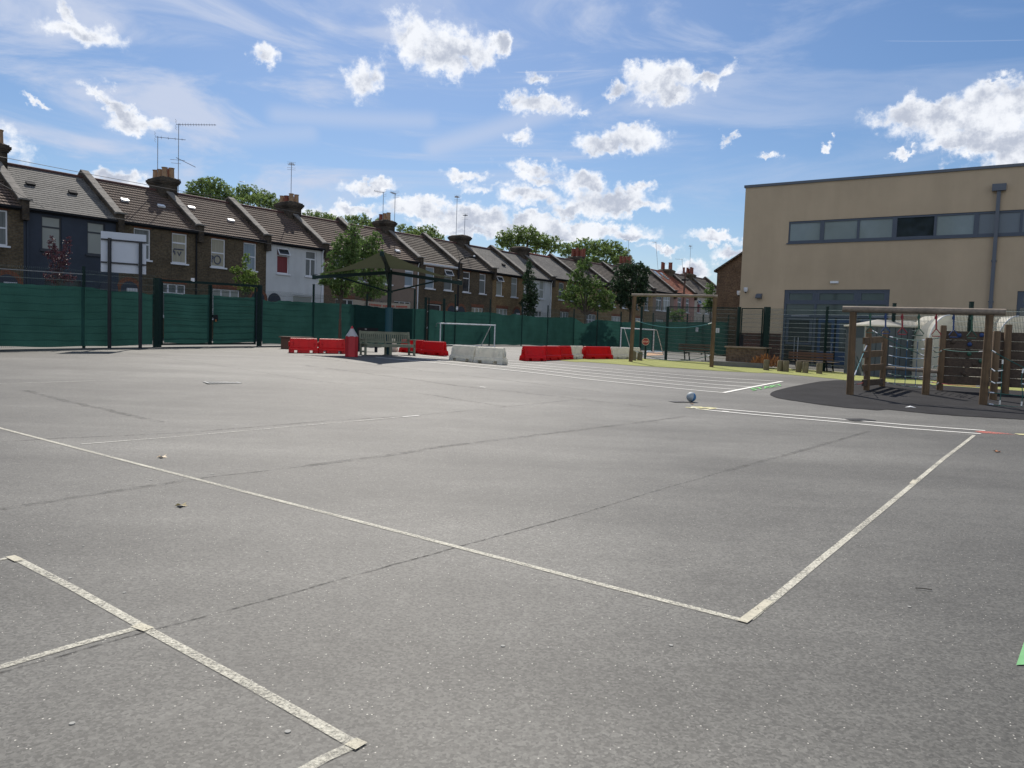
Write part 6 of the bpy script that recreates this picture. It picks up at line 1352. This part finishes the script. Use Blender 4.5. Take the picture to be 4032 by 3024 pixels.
# ------------------------------------------------------------------ street lamp, pole, cables, aeroplane
p = atY(1797, 1370, 56.5); p.z = gz(p.x,p.y); t = thing('street_lamp', 'dark street lamp post whose curved arm crosses the dark brick house', 'street lamp', p)
zt = hz(p.x,p.y,1030); m_ = MB(); a = [Vector((p.x,p.y,p.z)), Vector((p.x,p.y,zt-.35)), Vector((p.x+.05,p.y,zt)), Vector((p.x+.22,p.y,zt+.22)), Vector((p.x+.5,p.y,zt+.32)), Vector((p.x+.82,p.y,zt+.34))]; m_.tube(a, [.075,.06,.045,.04,.04,.04], 8); m_.build('column', 'black', t, smooth=True)
m_ = MB(); m_.bar(a[-1]-Vector((.12,0,0)), a[-1]+Vector((.42,0,-.02)), .2, .08); hd = m_.build('lamp_head', 'black', t); m_ = MB(); c_ = a[-1]+Vector((.28,0,.05)); m_.tube([c_, c_+Vector((0,0,.07)), c_+Vector((0,0,.11))], [.07,.07,.03], 10); m_.build('light_sensor', 'lamp_glass', hd, smooth=True)
p = atY(2676, 1370, 84); p.z = gz(p.x,p.y); t = thing('utility_pole', 'brown wooden telegraph pole in front of the red tiled roof', 'pole', p); zt = hz(p.x,p.y,1072); m_ = MB(); m_.tube([p, Vector((p.x+.25,p.y,zt))], [.14,.09], 8); m_.build('pole', 'bench_brown', t, smooth=True); m_ = MB(); m_.box(p.x-.15,p.x+.6,p.y-.1,p.y+.1,zt-.9,zt-.75); m_.build('bracket', 'black', t)
def cable(pts, label):
    P = [atY(x,y,Y) for x,y,Y in pts]; m_ = MB(); q_ = []
    for a, b in zip(P[:-1],P[1:]): q_ += [L3(a,b,i/6) for i in range(6)]
    m_.tube(q_+[P[-1]], .011, 5); solo(m_.build('overhead_cable', 'cable', smooth=True), label, 'cable', 'overhead cables')
cable([(-300,560,26),(0,617,29),(338,683,34),(700,750,40),(911,785,44),(1300,862,52)], 'thin overhead cable crossing the first chimneys and roofs')
cable([(-200,690,27),(0,722,29),(177,820,31),(443,857,34),(760,905,39),(1200,985,47)], 'lower overhead cable sagging in front of the navy house')
ac = atY(952, 716, 1500); t = thing('airliner', 'tiny white airliner low in the sky above the plane trees', 'aeroplane', ac); m_ = MB(); m_.tube([(-5.2,0,.2),(-4,0,.3),(5,0,.0),(6.2,0,-.2)], [.15,.55,.55,.1], 8); m_.build('fuselage', 'plane_white', t, world=False, smooth=True)
m_ = MB(); m_.add([(-.5,-5,.3),(1.4,0,-.1),(-.5,5,.3),(-1.4,5,.3),(-1.2,0,-.1),(-1.4,-5,.3),(-.5,-5,.4),(1.4,0,.1),(-.5,5,.4),(-1.4,5,.4),(-1.2,0,.1),(-1.4,-5,.4)], [(0,1,4,5),(1,2,3,4),(11,10,7,6),(10,9,8,7),(0,6,7,1),(1,7,8,2),(3,9,10,4),(4,10,11,5)]); m_.build('wing', 'plane_white', t, world=False)
m_ = MB(); m_.add([(-5,-.05,.5),(-3.6,-.05,.6),(-4.6,-.05,2.2),(-5.4,-.05,2.2),(-5,.05,.5),(-3.6,.05,.6),(-4.6,.05,2.2),(-5.4,.05,2.2)], [(0,1,2,3),(7,6,5,4),(0,4,5,1),(1,5,6,2),(2,6,7,3),(3,7,4,0)]); m_.build('tail_fin', 'plane_white', t, world=False)

# ------------------------------------------------------------------ small things on the asphalt
def leaf_on_ground(px, py, s_, label, m__='dead_leaf'):
    p = gp(px,py); m_ = MB(); vs = [(0,0,.012)]; n = 10
    for k in range(n): r_ = s_*(1 if k % 2 == 0 else .55)*(1.2 if k == 2 else 1); vs.append((r_*math.cos(6.283*k/n), r_*math.sin(6.283*k/n), .008+.35*s_*((k*7)%3)/2))
    m_.add(vs, [(0,k+1,(k+1)%n+1) for k in range(n)]); o = m_.build('fallen_leaf', m__, fix=False); o.location = p; solo(o, label, 'leaf', 'fallen leaves')
leaf_on_ground(714, 1994, .055, 'curled brown leaf between the two court lines on the left')
leaf_on_ground(638, 1802, .06, 'pale yellow leaf above the long white court line', 'text_cream')
leaf_on_ground(3926, 1781, .06, 'orange leaf near the right edge below the red arrow', 'dry')
leaf_on_ground(2725, 1592, .05, 'tiny orange leaf in front of the ball', 'dry')
p = gp(3638, 2324); m_ = MB(); m_.tube([p+Vector((-.05,.01,.01)), p+Vector((0,0,.012)), p+Vector((.045,-.012,.01))], .003, 5); solo(m_.build('twig', 'bark'), 'small dark twig on the asphalt at lower right', 'twig')
for i, (px, py) in enumerate(((1980,2545),(2642,2542),(490,2334),(328,2152),(194,2145),(594,1891),(836,1868),(1052,2172),(284,2850),(1133,2882),(275,2278),(3580,2390))):
    p = gp(px,py); r_ = random.uniform(.007,.012)*(1.0 if py > 2000 else 1.5); m_ = MB(); m_.tube([p+Vector((0,0,.001)), p+Vector((0,0,.004))], r_, 10); o = m_.build('gum_spot', 'gum'); solo(o, 'flattened pale gum spot trodden into the asphalt', 'gum spot', 'gum spots on the asphalt')
print('objects', len(bpy.data.objects), 'verts', sum(len(m.vertices) for m in bpy.data.meshes))
